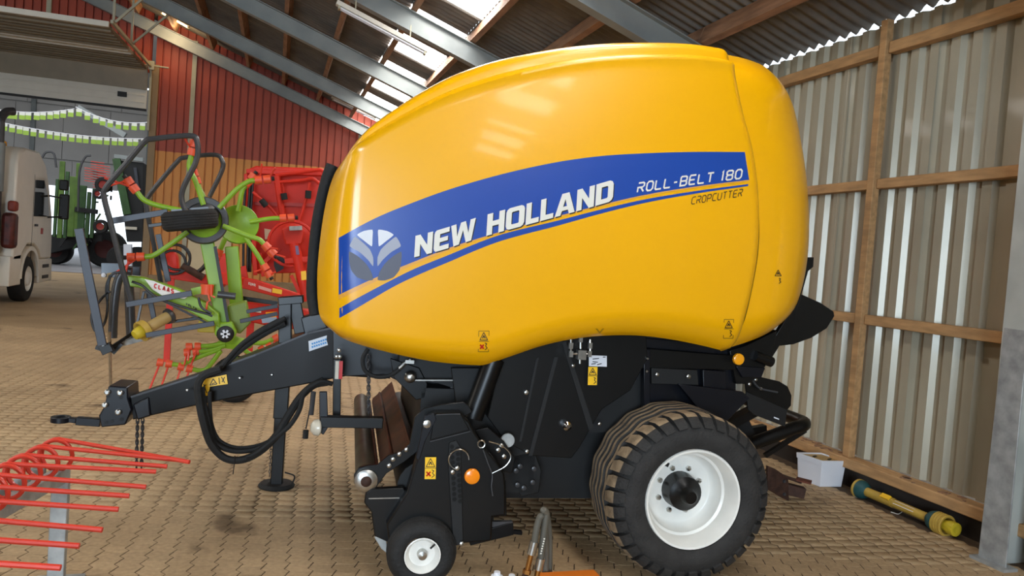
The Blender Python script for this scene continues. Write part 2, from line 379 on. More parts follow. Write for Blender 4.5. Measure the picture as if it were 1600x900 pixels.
for k in range(40):
    y = random.uniform(3.9, 7.5); debris.box((random.uniform(-.14, -.03), y, .273), (random.uniform(.01, .05), random.uniform(.02, .09), .006), Matrix.Rotation(random.uniform(0, 3), 3, 'Z'))
debris.build('dry_leaf_litter', WOODR, wr)['kind'] = 'stuff'
# brown stained board standing against the wall on the near side of the column
# ---- steel columns and rafters
FR = [-2.9, .5, 3.82, 7.3, 10.7, 14.0, 17.2, 20.2]
COLG = mat('weathered_column', (184, 186, 178), .6, .05, var=.18, vscale=3)
def column(y, first=False):
    c = struct(thing('column', 'galvanised steel column standing against the beige sheet wall', None, (0, y, 0)))
    c.pop('label')
    m = MB(); m.box((4.665, 0, 2.0), (.014, .18, 4.0)).box((4.95, 0, 2.0), (.014, .18, 4.0)).box((4.81, 0, 2.0), (.28, .01, 4.0)); m.build('steel_section', COLG, c)
    if first:
        m = MB(); m.prism([(4.648, -.105, 0), (4.648, .10, 0), (4.652, .075, 1.57), (4.652, -.095, 1.57)], (.012, 0, 0)); m.build('cover_plate', GALV, c, bevel=.003)
        MB().box((4.66, -.005, .01), (.12, .26, .02)).build('base_plate', GALV, c)
    return c
for k, y in enumerate(FR): column(y, k == 2)
bb = MB().box((4.76, 2.85, .33), (.02, 1.55, .66)).build('plywood_board', BROWNB, bevel=.002); tag(bb, 'brown stained plywood board standing behind the steel column', 'board')
ce = struct(thing('ceiling', None, None))
for y in FR:
    m = MB()
    for sgn in (1, -1):
        x0, x1 = (4.94, -6.0) if sgn == 1 else (-16.9, -6.0)
        zt = lambda x: roof_z(x)-.28
        d = Vector((x1-x0, 0, zt(x1)-zt(x0))); nrm = Vector((.36*sgn, 0, 1)).normalized() if sgn == 1 else Vector((-.36, 0, 1)).normalized()
        a = Vector((x0, y, zt(x0))); b = Vector((x1, y, zt(x1)))
        m.bar(a-nrm*.006, b-nrm*.006, .15, .012, nrm); m.bar(a-nrm*.264, b-nrm*.264, .15, .012, nrm); m.bar(a-nrm*.135, b-nrm*.135, .012, .25, nrm)
    m.build('rafter', GALVD, ce)
PX = [4.19-.84*k for k in range(13)]
for x in PX:
    for y0, y1 in zip([-9.4]+FR[:-1], FR): 
        zb = roof_z(x)-.04
        MB().bar((x, y0+.01, zb-.11), (x, y1-.01, zb-.11), .075, .21, (.34, 0, .94)).build('purlin', WOODR, ce)
# roof sheets: one bay between two purlins wide, about a metre long, waves running down the slope
def sheet_mesh(name, x0, x1, length, m):
    b = MB(); b.smooth = True; rows = []
    n = int(round(length/.146))*6
    for k in range(n+1):
        y = length*k/n; dz = .026*cos(2*pi*y/.146)
        rows.append([(x0, y, roof_z(x0)+dz), (x1, y, roof_z(x1)+dz)])
    b.grid(rows); return b.mesh(name, m)
edges = [5.03]+PX; SLN = [(-8.6, -7.6), (-6.8, -5.8), (-5.0, -4.0), (-3.2, -2.2), (-1.4, -.4), (.4, 1.4), (2.2, 3.2), (4.0, 5.0), (5.8, 6.8), (7.6, 8.5), (9.35, 10.35), (11.15, 12.15), (12.6, 13.62), (14.45, 15.35), (16.05, 16.95), (17.7, 18.6), (19.4, 20.1)]
for a, b in zip(edges, edges[1:]):
    if abs(b-1.67) < .02:      # the bay of translucent sheets
        y = -9.4
        for s0, s1 in SLN:
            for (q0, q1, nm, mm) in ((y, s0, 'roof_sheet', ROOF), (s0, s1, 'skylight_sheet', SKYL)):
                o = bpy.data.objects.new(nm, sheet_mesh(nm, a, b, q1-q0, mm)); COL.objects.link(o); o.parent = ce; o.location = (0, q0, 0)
            y = s1
        continue
    me = sheet_mesh('roof_sheet', a, b, 1.022, ROOF)
    big = sheet_mesh('roof_sheet', a, b, 12.264, ROOF)
    o = bpy.data.objects.new('roof_sheet', big); COL.objects.link(o); o.parent = ce; o.location = (0, -9.4, 0)
    for k in range(18):
        o = bpy.data.objects.new('roof_sheet', me); COL.objects.link(o); o.parent = ce; o.location = (0, 2.864+1.022*k, .0015*(k % 2))
m = MB(); m.add([(-5.9, -9.4, roof_z(-5.9)), (-5.9, 20.5, roof_z(-5.9)), (-6.0, 20.5, roof_z(-6)), (-6, -9.4, roof_z(-6)), (-17.2, 20.5, roof_z(-17.2)), (-17.2, -9.4, roof_z(-17.2))], [(0, 1, 2, 3), (3, 2, 4, 5)])
m.build('roof_slope', ROOF, ce)
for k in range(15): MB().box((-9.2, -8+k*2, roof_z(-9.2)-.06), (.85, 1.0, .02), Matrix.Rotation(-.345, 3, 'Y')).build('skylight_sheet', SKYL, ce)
struct(MB().box((-11.9, -9.5, 3.9), (10.6, .12, 7.8)).box((1.9, -9.5, 3.9), (6.6, .12, 7.8)).box((-4.0, -9.5, 6.0), (5.2, .12, 3.8)).build('wall_front', BEIGE))
wl = struct(MB().box((-17.2, 5.5, 2.1), (.1, 30, 4.2)).build('wall_left', BEIGE))
# ---- gable wall: red sheets above, ochre below, concrete plinth, big overhead door
wb = struct(thing('wall_back', None, None, (0, Y_END, 0)))
DX = -3.02; DTOP = 5.6; ZB = 3.77
def gable_sheet(x0, x1, zlo, zhi_f, m, nm='wall_sheet'):
    b = MB(); xs = []; x = x0; k = 0
    while x < x1-1e-4:
        for dx, dy in ((0, 0), (.140, 0), (.146, .05), (.172, .05)):
            if x+dx <= x1: xs.append((x+dx, dy))
        x += .18
    xs.append((x1+.02, 0)); rows = [[(x, y, zlo) for x, y in xs], [(x, y, zhi_f(x)) for x, y in xs]]
    b.grid(rows); return b.build(nm, m, wb, fix=False)
x = -3.0
topf = lambda x: roof_z(x)+.02
while x < 4.9:
    x1 = min(x+1.08, 4.98)
    gable_sheet(x, x1, ZB, topf, REDW); gable_sheet(x, x1, .75, lambda q: ZB, ORW); x = x1
x = -13.9
while x < -3.1:
    x1 = min(x+1.08, -3.0); gable_sheet(x, x1, DTOP, topf, REDW); x = x1
MB().box((.97, -.03, .375), (7.98, .1, .75)).build('plinth', CONC, wb, bevel=.01)
for xx, z0, z1 in ((-2.13, .75, 6.5), (1.95, .75, 5.0), (-5.3, 5.7, 7.7)): MB().box((xx, -.05, (z0+z1)/2), (.10, .06, z1-z0)).build('trim_strip', GREYTRIM, wb)
MB().box((-2.98, -.06, 2.9), (.16, .10, 5.8)).build('door_jamb', TANTRIM, wb, bevel=.01)
MB().box((-15.3, 0, 3), (3.6, .1, 6)).build('side_panel', REDW, wb)
pnl = MB()
pnl.box((-1.55, -.04, 1.3), (1.0, .03, 1.1)); pnl.build('cream_panel', mat('cream_panel', (206, 188, 150), .6, var=.06), wb)
# ---- overhead door rolled up under the roof
dr = struct(thing('door_1', None, None, (0, 20.3, 0)))
x0, x1 = -12.4, -3.12; xm = (x0+x1)/2; xl = x1-x0
def door_panel(c, thick_dir, m, h, flat):
    b = MB()
    if flat: b.box(c, (xl, .05, h)); b.box((c[0], c[1]-.03, c[2]+h*.18), (xl-.1, .02, .03)); b.box((c[0], c[1]-.03, c[2]-h*.18), (xl-.1, .02, .03))
    else: b.box(c, (xl, h, .05)); b.box((c[0], c[1]-h*.3, c[2]-.04), (xl-.05, .07, .05)); b.box((c[0], c[1]+h*.28, c[2]-.035), (xl-.05, .05, .04))
    return b.build('door_panel', m, dr, bevel=.006)
door_panel((xm, 0, 4.93), 0, LIGHTP, .46, True)
MB().box((xm, 0, 4.675), (xl, .06, .05)).build('bottom_seal', BLACK2, dr)
b = MB(); b.box((xm, -.07, 5.42), (xl, .05, .56), Matrix.Rotation(radians(8), 3, 'X')); b.build('door_panel', DOORP, dr, bevel=.006)
for k in range(7): door_panel((xm, -.42-.58*k-.1, 5.62-.02*k), 0, LIGHTP if k == 3 else DOORP, .56, False)
MB().bar((xm-xl/2, -4.5, 5.50), (xm+xl/2, -4.5, 5.50), .08, .10).build('edge_beam', LIGHTP, dr, bevel=.004)
m = MB(); m.bar((x1+.06, .0, 4.2), (x1+.06, 0, 5.5), .05, .06).tube(smooth_path([(x1+.06, 0, 5.45), (x1+.06, -.1, 5.66), (x1+.06, -.35, 5.70)], 4), .03, 6).bar((x1+.06, -.3, 5.70), (x1+.06, -4.6, 5.54), .05, .06); m.build('track', GREYTRIM, dr)
for (yy, z) in ((-4.4, 5.55), (-2.6, 5.6)):
    MB().bar((x1+.05, yy, z), (x1+.05, yy, roof_z(x1)-.2), .04, .04).build('hanger', GREYTRIM, dr)
    MB().bar((x1+.05, yy, z), (x1+.9, yy, roof_z(x1+.9)-.2), .04, .04).build('hanger', GREYTRIM, dr)
m = MB(); m.cyl((x1-.25, -.1, 5.72), (x1+.45, -.1, 5.72), .02, 8).box((x1+.08, -.12, 5.72), (.12, .10, .2)); m.build('spring_shaft', GREYTRIM, dr)
MB().box((-3.65, -.035, 4.98), (.20, .02, .12)).build('handle_plate', BLACK2, dr)
# ---- the next hall seen through the door
wf = struct(thing('wall_far', None, None, (0, 54, 0)))
for k in range(9):
    for zz, hh in ((5.0, 1.6), (6.65, 1.6), (8.3, 1.6), (9.95, 1.6)):
        MB().box((-22+k*2.6+(.6 if int(zz) % 2 else 0), random.uniform(-.03, .03), zz), (2.57, .08, hh-.03)).build('wall_panel', PALEWALL, wf)
MB().box((-13.0, .2, 7.5), (22, .1, 6.5)).build('backing', PALEWALL, wf)
for xx in (-14.5, -8.0): MB().box((xx, -.15, 5.3), (.25, .25, 10.6)).build('steel_post', GALVD, wf)
MB().box((-4.0, 0, 2.1), (7.6, .1, 4.2)).build('low_wall', PALEWALL, wf)
MB().box((-19.5, 0, 2.1), (7.5, .1, 4.2)).build('low_wall', PALEWALL, wf)
struct(MB().box((-9, 37.3, 10.9), (32, 33.4, .1)).build('ceiling_next_hall', PALEWALL))
struct(MB().box((-1.2, 37.3, 5.4), (.1, 33.4, 10.8)).build('wall_next_right', PALEWALL))
struct(MB().box((-24, 37.3, 5.4), (.1, 33.4, 10.8)).build('wall_next_left', PALEWALL))
# ================================================================== ROUND BALER
BA = radians(-5.3); BO = Vector((2.55, 5.09, 0)); BU = Vector((cos(BA), sin(BA), 0)); BV = Vector((-sin(BA), cos(BA), 0))
baler = thing('round_baler', 'big yellow round baler with a blue side stripe parked on the pavers', 'baler', BO, BA)
def B(x, y, v):
    p = on_plane(x, y, BO+BV*v, BV); d = p-BO; return Vector((d.dot(BU), v, p.z))
def loc(p): d = Vector(p)-BO; return Vector((d.dot(BU), d.dot(BV), d.z))
def plate(name, px, v, th, m, parent=baler, bevel=.004, vs=None):
    pts = [B(x, y, v) for x, y in px]; return MB().prism(pts, (0, th, 0)).build(name, m, parent, bevel=bevel)
def bolt(name, x, y, v, r=.012, m=STEEL, parent=baler, h=.015):
    p = B(x, y, v); return MB().lathe([(-h, r*.6), (-h*.8, r), (0, r)], p, (0, 1, 0), 8).build(name, m, parent)
def sticker(name, px, v, m, parent=baler, th=.002):
    pts = [B(x, y, v) for x, y in px]; return MB().prism(pts, (0, -th, 0)).build(name, m, parent)
# ---- hood: curves from front to rear
def curve3(pts, n):
    pts = [B(*p) for p in pts]; P = smooth_path(pts, 8); L = [0]
    for a, b in zip(P, P[1:]): L.append(L[-1]+(b-a).length)
    out = []
    for i in range(n+1):
        t = L[-1]*i/n; k = 0
        while k < len(P)-2 and L[k+1] < t: k += 1
        f = (t-L[k])/max(1e-9, L[k+1]-L[k]); out.append(P[k].lerp(P[k+1], min(1, f)))
    return out
def coons(bot, top, left, right, fn):
    n, m = len(bot)-1, len(left)-1; rows = []
    for j in range(m+1):
        t = j/m; row = []
        for i in range(n+1):
            s = i/n
            p = (1-t)*bot[i]+t*top[i]+(1-s)*left[j]+s*right[j]-((1-s)*(1-t)*bot[0]+s*(1-t)*bot[n]+(1-s)*t*top[0]+s*t*top[n])
            row.append(fn(p, s, t))
        rows.append(row)
    return rows
NS, NT = 110, 90
bot = curve3([(516, 516, -.95), (540, 530, -.99), (600, 549, -1.04), (660, 563, -1.06), (700, 569, -1.07), (740, 572, -1.07), (762, 571, -1.07), (800, 558, -1.07), (850, 541, -1.07), (900, 530, -1.07), (950, 525, -1.07), (1000, 525, -1.07), (1050, 531, -1.08), (1100, 541, -1.1), (1140, 551, -1.12)], NS)
top = curve3([(541, 242, -.86), (580, 199, -.84), (640, 156, -.82), (700, 122, -.81), (760, 100, -.80), (820, 86, -.80), (880, 76, -.80), (940, 70.5, -.80), (1000, 69, -.80), (1060, 70, -.81), (1112, 76, -.83)], NS)
lef = curve3([(516, 516, -.95), (503, 500, -.93), (497, 478, -.91), (496, 430, -.89), (500, 380, -.88), (508, 325, -.87), (520, 280, -.86), (541, 242, -.86)], NT)
rig = curve3([(1140, 551, -1.12), (1153, 541, -1.13), (1163, 510, -1.15), (1178, 450, -1.16), (1188, 380, -1.16), (1187, 300, -1.15), (1178, 230, -1.14), (1163, 175, -1.12), (1140, 115, -1.02), (1112, 76, -.83)], NT)
TC = .895
def hood_fn(p, s, t):
    v = -1.165+.045*((p.z-1.95)/.9)**2
    if s < .10: v += .25*(1-s/.10)**2.6*(1 if t > .15 else .6+.4*t/.15)
    if t < .10: v += .10*(1-t/.10)**2
    if s > .985: v += .03*((s-.985)/.015)**2
    tc = TC+.0*s
    if t > tc:
        q = (t-tc)/(1-tc); f = min(1, q/.13); v += -.016+.062*f*f*(3-2*f)
        if q > .42: v += .275*((q-.42)/.58)**2.5
    elif t > tc-.05: v += -.016*((t-tc+.05)/.05)**2
    return Vector((p.x, v, p.z))
rows = coons(bot, top, lef, rig, hood_fn)
mb = MB(); mb.smooth = True; mb.grid(rows)
hood = mb.build('hood_panel', YELLOW, baler, sharp=60)
# the far side and the roof skin between both sides
mb = MB(); mb.smooth = True; mb.grid([[Vector((p.x, -p.y, p.z)) for p in r] for r in rows]).build('hood_panel', YELLOW, baler, sharp=60)
mb = MB(); mb.smooth = True
mb.grid([[Vector((p.x, p.y*(1-2*k/10), p.z+.05*(1-(1-2*k/10)**2))) for p in rows[-1]] for k in range(11)]).build('roof_skin', YELLOW, baler, sharp=60)
mb = MB(); mb.grid([[Vector((r[0].x+.02, r[0].y*(1-2*k/6), r[0].z)) for r in rows] for k in range(7)]).build('nose_panel', BLACK, baler)
# rear hood
rb = curve3([(1143, 549, -1.10), (1165, 541, -1.08), (1200, 523, -.98), (1218, 512, -.88), (1232, 502, -.78)], 24)
rt = curve3([(1108, 77, -.80), (1140, 83, -.84), (1180, 93, -.84), (1210, 105, -.80), (1230, 128, -.74)], 24)
rl = curve3([(1143, 549, -1.10), (1160, 520, -1.12), (1176, 450, -1.12), (1186, 380, -1.12), (1185, 300, -1.12), (1176, 230, -1.11), (1160, 175, -1.09), (1137, 115, -.98), (1108, 77, -.80)], NT)
rr = curve3([(1232, 502, -.78), (1246, 473, -.76), (1257, 420, -.74), (1260, 350, -.73), (1256, 265, -.73), (1247, 195, -.73), (1230, 128, -.74)], NT)
def rear_fn(p, s, t):
    v = -1.12+.05*((p.z-1.95)/.9)**2+.38*max(0, (s-.12)/.88)**2.4
    if t < .12: v += .10*(1-t/.12)**2
    if t > .80: v += .26*((t-.80)/.20)**2.4*(1-s*.6)
    return Vector((p.x, v, p.z))
rrows = coons(rb, rt, rl, rr, rear_fn)
mb = MB(); mb.smooth = True; mb.grid(rrows); rear = mb.build('tailgate_hood', YELLOW, baler, sharp=60)
mb = MB(); mb.smooth = True; mb.grid([[Vector((r[-1].x-.0, r[-1].y*(1-2*k/8), r[-1].z)) for r in rrows] for k in range(9)])
mb.grid([[Vector((p.x, p.y*(1-2*k/8), p.z+.04*(1-(1-2*k/8)**2))) for p in rrows[-1]] for k in range(9)])
mb.grid([[Vector((p.x, -p.y, p.z)) for p in r] for r in rrows]); mb.build('tailgate_skin', YELLOW, baler, sharp=60)
# dark seam lip along the joint
mb = MB(); mb.tube([Vector((p.x+.006, p.y+.02, p.z)) for p in [r[-1] for r in rows]], .008, 6); mb.build('seam_lip', mat('deep_yellow_edge', (176, 128, 10), .5), baler)
# black front seal
fs = [(519, 258, -.80), (510, 282, -.80), (500, 325, -.80), (493, 370, -.80), (489, 420, -.81), (488, 460, -.82), (493, 492, -.84)]
MB().tube(smooth_path([B(*p) for p in fs], 5), .033, 10).build('rubber_seal', RUBBER, baler)
# ---- decals laid on the hood surface
from mathutils.bvhtree import BVHTree
def surf_of(o):
    me = o.data; return BVHTree.FromPolygons([v.co.copy() for v in me.vertices], [tuple(p.vertices) for p in me.polygons])
HB, RB_ = surf_of(hood), surf_of(rear)
CL = loc(CAM)
def onhood(x, y, off=.002, t=HB):
    d = ray(x, y); dl = Vector((d.dot(BU), d.dot(BV), d.z)).normalized()
    h, n, i, dist = t.ray_cast(CL, dl)
    if h is None: h = B(x, y, -1.15); n = Vector((0, -1, 0))
    if n.y > 0: n = -n
    return h+n*off
def band(name, up, lo, x0, x1, m, off, nx=70, ny=5, parent=hood, slant=0):
    mb = MB(); mb.smooth = True; rws = []
    for j in range(ny+1):
        r = []
        for i in range(nx+1):
            x = x0+(x1-x0)*i/nx; yu = interp(up, x); yl = interp(lo, x); t = j/ny; r.append(onhood(x+slant*(t-.5)*(i/nx), yl+(yu-yl)*t, off))
        rws.append(r)
    return mb.grid(rws).build(name, m, parent)
def spl(pts):
    P = smooth_path([Vector((x, y, 0)) for x, y in pts], 10); return [(p.x, p.y) for p in P]
up = spl([(529, 372), (565, 352), (600, 335), (650, 315), (700, 297), (760, 279), (820, 264), (880, 252), (940, 244), (1000, 240), (1080, 237.5), (1164, 237.5)])
lo = spl([(529, 461), (560, 446), (600, 428), (634, 414), (700, 388), (759, 369), (820, 351), (870, 338), (940, 320), (1010, 304), (1090, 291), (1170, 281)])
su = spl([(530, 482), (560, 465), (613, 437), (650, 419), (697, 400), (778, 368), (870, 345), (940, 327), (1010, 311), (1090, 298), (1170, 287.5)])
sl = spl([(531, 497), (560, 480), (613, 449), (650, 431), (697, 411), (778, 378), (870, 353), (940, 333.5), (1010, 316.5), (1090, 302), (1170, 290.5)])
band('blue_decal', up, lo, 529.5, 1167, BLUE, .0015, slant=-7)
band('gold_stripe', lo, [(x, y+.35*(interp(su, x)-y)) for x, y in lo], 529.5, 1169, GOLD, .0015, ny=2)
band('blue_stripe', su, sl, 530.5, 1169, BLUE, .0015, ny=2)
def word(text, base, cell, gap, hgt, t, m, slant=0.0, off=.004, surf=HB, parent=hood, wide=None, shadow=None):
    """base: pixel points the baseline runs through; every letter is a part of its own standing up from it"""
    wide = wide or {}; W = 0
    for ch in text: W += cell*.5+gap if ch == ' ' else cell*wide.get(ch, 1)+gap
    W -= gap; bl = [Vector((x, y)) for x, y in base]; L = [0]
    for a, b in zip(bl, bl[1:]): L.append(L[-1]+(b-a).length)
    k = L[-1]/W; x = 0
    def mp(p):
        d = p.x*k; j = 0
        while j < len(bl)-2 and L[j+1] < d: j += 1
        tan = (bl[j+1]-bl[j]).normalized(); o_ = bl[j]+tan*(d-L[j]); return o_+Vector((0, -1))*p.y
    for ch in text:
        if ch == ' ': x += cell*.5+gap; continue
        wd = cell*wide.get(ch, 1)
        for (dx, dy, of_, mm, nm) in (((0, 0, off, m, 'letter'),) if not shadow else ((0, 0, off, m, 'letter'), (shadow[0], shadow[1], off*.7, INK, 'letter_shade'))):
            mb = MB()
            for poly in glyph(ch, wd, hgt, t):
                P = [mp(Vector((p[0]+x+slant*p[1], p[1]))) for p in poly]; n = len(P)
                mb.add([onhood(p.x+dx, p.y+dy, of_, surf) for p in P], [tuple(range(n))])
            mb.build(nm, mm, parent, fix=False)
        x += wd+gap
def glyph(ch, wd, h, t):
    if ch in BOLD and t > 5: return [[(x*wd, y*h) for x, y in poly] for poly in BOLD[ch]]
    return [[(p.x, p.y) for p in q] for q in stroke_polys(ch, wd, h, t)]
BOLD = {
 'N': [[(0, 0), (.30, 0), (.30, 1), (0, 1)], [(.30, .98), (.30, .56), (.70, .02), (.70, .44)], [(.70, 0), (1, 0), (1, 1), (.70, 1)]],
 'E': [[(.14, 0), (1, 0), (1, .22), (.38, .22), (.38, .40), (.92, .40), (.92, .60), (.38, .60), (.38, .78), (1, .78), (1, 1), (.14, 1), (.04, .93), (0, .82), (0, .18), (.04, .07)]],
 'W': [[(.14, 0), (.36, 0), (.50, .62), (.64, 0), (.86, 0), (1, 1), (.79, 1), (.73, .40), (.60, 1), (.40, 1), (.27, .40), (.21, 1), (0, 1)]],
 'H': [[(0, 0), (.32, 0), (.32, .39), (.68, .39), (.68, 0), (1, 0), (1, 1), (.68, 1), (.68, .62), (.32, .62), (.32, 1), (0, 1)]],
 'O': [[(.18, 0), (.82, 0), (.94, .06), (1, .18), (.70, .24), (.66, .21), (.34, .21), (.30, .24), (0, .18), (.06, .06)], [(1, .18), (1, .82), (.70, .76), (.70, .24)], [(.82, 1), (.18, 1), (.06, .94), (0, .82), (.30, .76), (.34, .79), (.66, .79), (.70, .76), (1, .82), (.94, .94)], [(0, .82), (0, .18), (.30, .24), (.30, .76)]],
 'L': [[(0, 0), (1, 0), (1, .23), (.40, .23), (.40, 1), (0, 1)]],
 'A': [[(0, 0), (.29, 0), (.35, .20), (.65, .20), (.71, 0), (1, 0), (.68, 1), (.58, 1), (.575, .42), (.60, .38), (.40, .38), (.5, .72), (.5, 1), (.32, 1)], [(.5, .72), (.58, .44), (.60, 1), (.5, 1)]],
 'D': [[(0, 0), (.32, 0), (.32, 1), (0, 1)], [(.32, 0), (.78, 0), (.93, .07), (1, .2), (.69, .26), (.64, .22), (.32, .22)], [(1, .2), (1, .8), (.69, .74), (.69, .26)], [(.32, 1), (.32, .78), (.64, .78), (.69, .74), (1, .8), (.93, .93), (.78, 1)]],
}
nb_ = spl([(647, 402), (690, 391), (720, 381), (751, 371), (800, 357.5), (850, 344), (905, 329), (957, 314)])
word('NEW HOLLAND', nb_, 30, 2.6, 33, 9, WHITE, .07, shadow=(1.5, 1.7), wide={'W': 1.42, 'E': .86, 'L': .74, 'H': 1.0, 'A': 1.14, 'O': 1.05})
word('ROLL-BELT 180', spl([(994, 302), (1040, 295), (1080, 289.5), (1120, 284.5), (1158, 280)]), 13.2, 2.4, 16.5, 2.6, WHITE, .2, wide={'1': .55, '-': .8})
word('CROPCUTTER', spl([(1079, 320), (1120, 313.5), (1159, 307)]), 8, 1.6, 12, 1.35, INK, .2)
# emblem: six leaf blades
def closed_path(px, k):
    n = len(px); out = []; Q = [Vector((x, y, 0)) for x, y in px]
    for i in range(n):
        a, b, c, d = Q[i-1], Q[i], Q[(i+1) % n], Q[(i+2) % n]
        for j in range(k):
            t = j/k; out.append(b.lerp(c, t)*.5+.25*((2*b)+(c-a)*t+(2*a-5*b+4*c-d)*t*t+(3*b-a-3*c+d)*t**3))
    return out
def leaf(px): 
    P = closed_path(px[:-1], 5); mb = MB()
    pts = [onhood(p.x, p.y, .004) for p in P]; mb.add(pts, [tuple(range(len(pts)))]); return mb
EM = [mat('emblem_light', (222, 224, 230), .55), mat('emblem_mid', (164, 168, 182), .55), mat('emblem_dark', (92, 96, 110), .55)]
for k, px in enumerate([[(558, 367), (568, 361), (582, 359), (582, 372), (581, 385), (570, 377), (558, 367)],
                        [(547, 385), (550, 376), (555, 370), (568, 380), (578, 390), (583, 402), (583, 416), (575, 406), (562, 394), (547, 385)],
                        [(546, 393), (560, 401), (572, 412), (580, 425), (583, 437), (572, 438), (558, 433), (549, 422), (546, 408), (546, 393)]]):
    for mir in (0, 1):
        pp = [(1173-x, y-(0 if mir else 0)) if mir else (x, y) for x, y in px]
        leaf(pp).build('emblem_leaf', EM[k], hood)
# warning stickers: thin outlines on the yellow hood, yellow plates on the black
def warn(px0, w_, h_, surf=None, v=None, m=None, parent=hood, up2=True, red=True, frame=True):
    x, y = px0
    P = (lambda a, b, o=.003: onhood(a, b, o, surf)) if surf else (lambda a, b, o=.003: B(a, b, v-o))
    def ln(mb, pts, t):
        for (a, b), (c, d) in zip(pts, pts[1:]):
            L_ = hypot(c-a, d-b) or 1; nx, ny = -(d-b)/L_*t/2, (c-a)/L_*t/2
            mb.add([P(a+nx, b+ny, .004), P(c+nx, d+ny, .004), P(c-nx, d-ny, .004), P(a-nx, b-ny, .004)], [(0, 1, 2, 3)])
    if m:
        mb = MB(); mb.add([P(x, y, .0025), P(x+w_, y-.4, .0025), P(x+w_-1, y+h_-.4, .0025), P(x-1, y+h_, .0025)], [(0, 1, 2, 3)]); par = mb.build('warning_sticker', m, parent, fix=False)
    else: par = parent
    mb = MB(); c = x+w_/2-.3
    if frame: ln(mb, [(x, y), (x+w_, y), (x+w_-1, y+h_), (x-1, y+h_), (x, y)], .7); ln(mb, [(x, y+h_*.5), (x+w_, y+h_*.5)], .7)
    ln(mb, [(c-w_*.38, y+h_*.44), (c, y+h_*.07), (c+w_*.38, y+h_*.44), (c-w_*.38, y+h_*.44)], 1.1)
    ln(mb, [(c-w_*.12, y+h_*.36), (c, y+h_*.22), (c+w_*.14, y+h_*.36)], 1.6)
    ln(mb, [(c+w_*.1, y+h_*.58), (c+w_*.3, y+h_*.62), (c+w_*.16, y+h_*.72), (c+w_*.34, y+h_*.82), (c+w_*.1, y+h_*.92)], 1.2)
    o = mb.build('warning_pictogram', INK, par if m else parent, fix=False)
    if red:
        mb = MB(); ln(mb, [(c-w_*.36, y+h_*.66), (c, y+h_*.86)], 2.4); ln(mb, [(c-w_*.36, y+h_*.86), (c, y+h_*.66)], 2.4); mb.build('red_cross', REDL, par if m else parent, fix=False)
    return o
warn((748, 517), 16, 32, HB)
warn((1131, 499), 15, 29, HB, red=False)
mbk = warn((1209, 420), 13, 25, RB_, parent=rear, red=False, frame=False)
mb = MB(); q = [onhood(x, y, .002) for x, y in ((930, 513), (937, 521), (944, 513), (941, 513), (937, 518), (933, 513))]; mb.add(q, [(0, 1, 4, 5), (1, 2, 3, 4)]); mb.build('arrow_mark', MATS['deep_yellow_edge'], hood, fix=False)
# ---- black body under the hood
bm_ = MB()
body = [(-1.75, 1.08), (-1.75, 1.5), (-1.9, 2.2), (-1.3, 2.8), (-.3, 2.95), (.35, 2.8), (.5, 2.2), (.45, 1.25), (.35, .95), (.0, .78), (-.9, .72), (-1.25, .95)]
bm_.prism([(u, -.78, z) for u, z in body], (0, 1.56, 0)).build('bale_chamber', BLACK2, baler)
MB().box((-.62, 0, .56), (.95, 1.25, .56)).build('belly_shade_box', BLACK2, baler)  # added dark box, stands in for the shade under the machine
MB().tube([(-.07, -1.1, .49), (-.07, 1.1, .49)], .06, 12).build('axle', BLACK, baler)
plate('cladding_plate', [(792, 520), (1008, 500), (1012, 560), (985, 610), (940, 640), (905, 700), (893, 716), (830, 712), (790, 690), (762, 652)], -.90, .10, BLACK)
for px in ([(866, 558), (872, 558), (832, 712), (826, 712)], [(878, 535), (884, 533), (928, 668), (920, 672)], [(838, 560), (842, 558), (815, 690), (811, 690)]): plate('panel_seam', px, -.905, .012, BLACK2, bevel=0)
plate('chassis_plate', [(1005, 528), (1100, 536), (1150, 548), (1150, 640), (1118, 668), (1060, 640), (1010, 640)], -.80, .05, NAVY)
plate('frame_rail', [(955, 540), (1150, 556), (1150, 578), (955, 575)], -.86, .08, BLACK)
plate('frame_upright', [(1006, 545), (1016, 546), (1016, 640), (1006, 640)], -.87, .05, NAVY)
plate('linkage_box', [(1018, 575), (1090, 578), (1092, 602), (1018, 600)], -.88, .06, BLACK2)
plate('gusset_plate', [(1098, 578), (1135, 580), (1135, 640), (1100, 636)], -.86, .03, NAVY)
plate('gusset_skirt', [(1060, 600), (1160, 612), (1172, 622), (1130, 664), (1112, 664)], -.90, .03, NAVY)
for x, y, r in ((822, 613, .014), (823, 705, .012), (895, 571, .011), (936, 662, .011), (1010, 580, .008), (1011, 560, .008), (1026, 585, .012), (1075, 588, .014), (1170, 600, .01)): bolt('bolt', x, y, -.905, r)
p = B(884, 664, -.9); MB().lathe([(-.05, .012), (-.035, .028), (0, .03)], p, (0, 1, 0), 12).build('door_latch', CHROME, baler)
# hydraulic valve and lines
m = MB(); m.smooth = True
for path in ([(892, 530), (892, 552), (903, 553)], [(907, 520), (907, 545)], [(922, 530), (922, 553), (912, 553)]): m.tube([B(x, y, -1.0) for x, y in path], .008, 8)
for x, y in ((892, 540), (907, 530), (922, 540), (892, 553), (921, 553)): m.box(B(x, y, -1.0), (.022, .022, .035))
m.box(B(908, 554, -1.0), (.05, .05, .055)).cyl(B(906, 560, -1.0), B(906, 568, -1.0), .008, 8); m.build('hydraulic_valve', STEEL, baler)
nt_ = sticker('paper_note', [(920, 555), (948, 556), (948, 573), (920, 572)], -.93, PLASW)
for a in ([(926, 561), (936, 560)], [(926, 565), (934, 566)], [(924, 569), (931, 568)], [(933, 570), (940, 568)], [(942, 558), (946, 558)]):
    q = [B(x, y, -.934) for x, y in a]; MB().bar(q[0], q[1], .002, .005).build('pen_mark', INK, nt_)
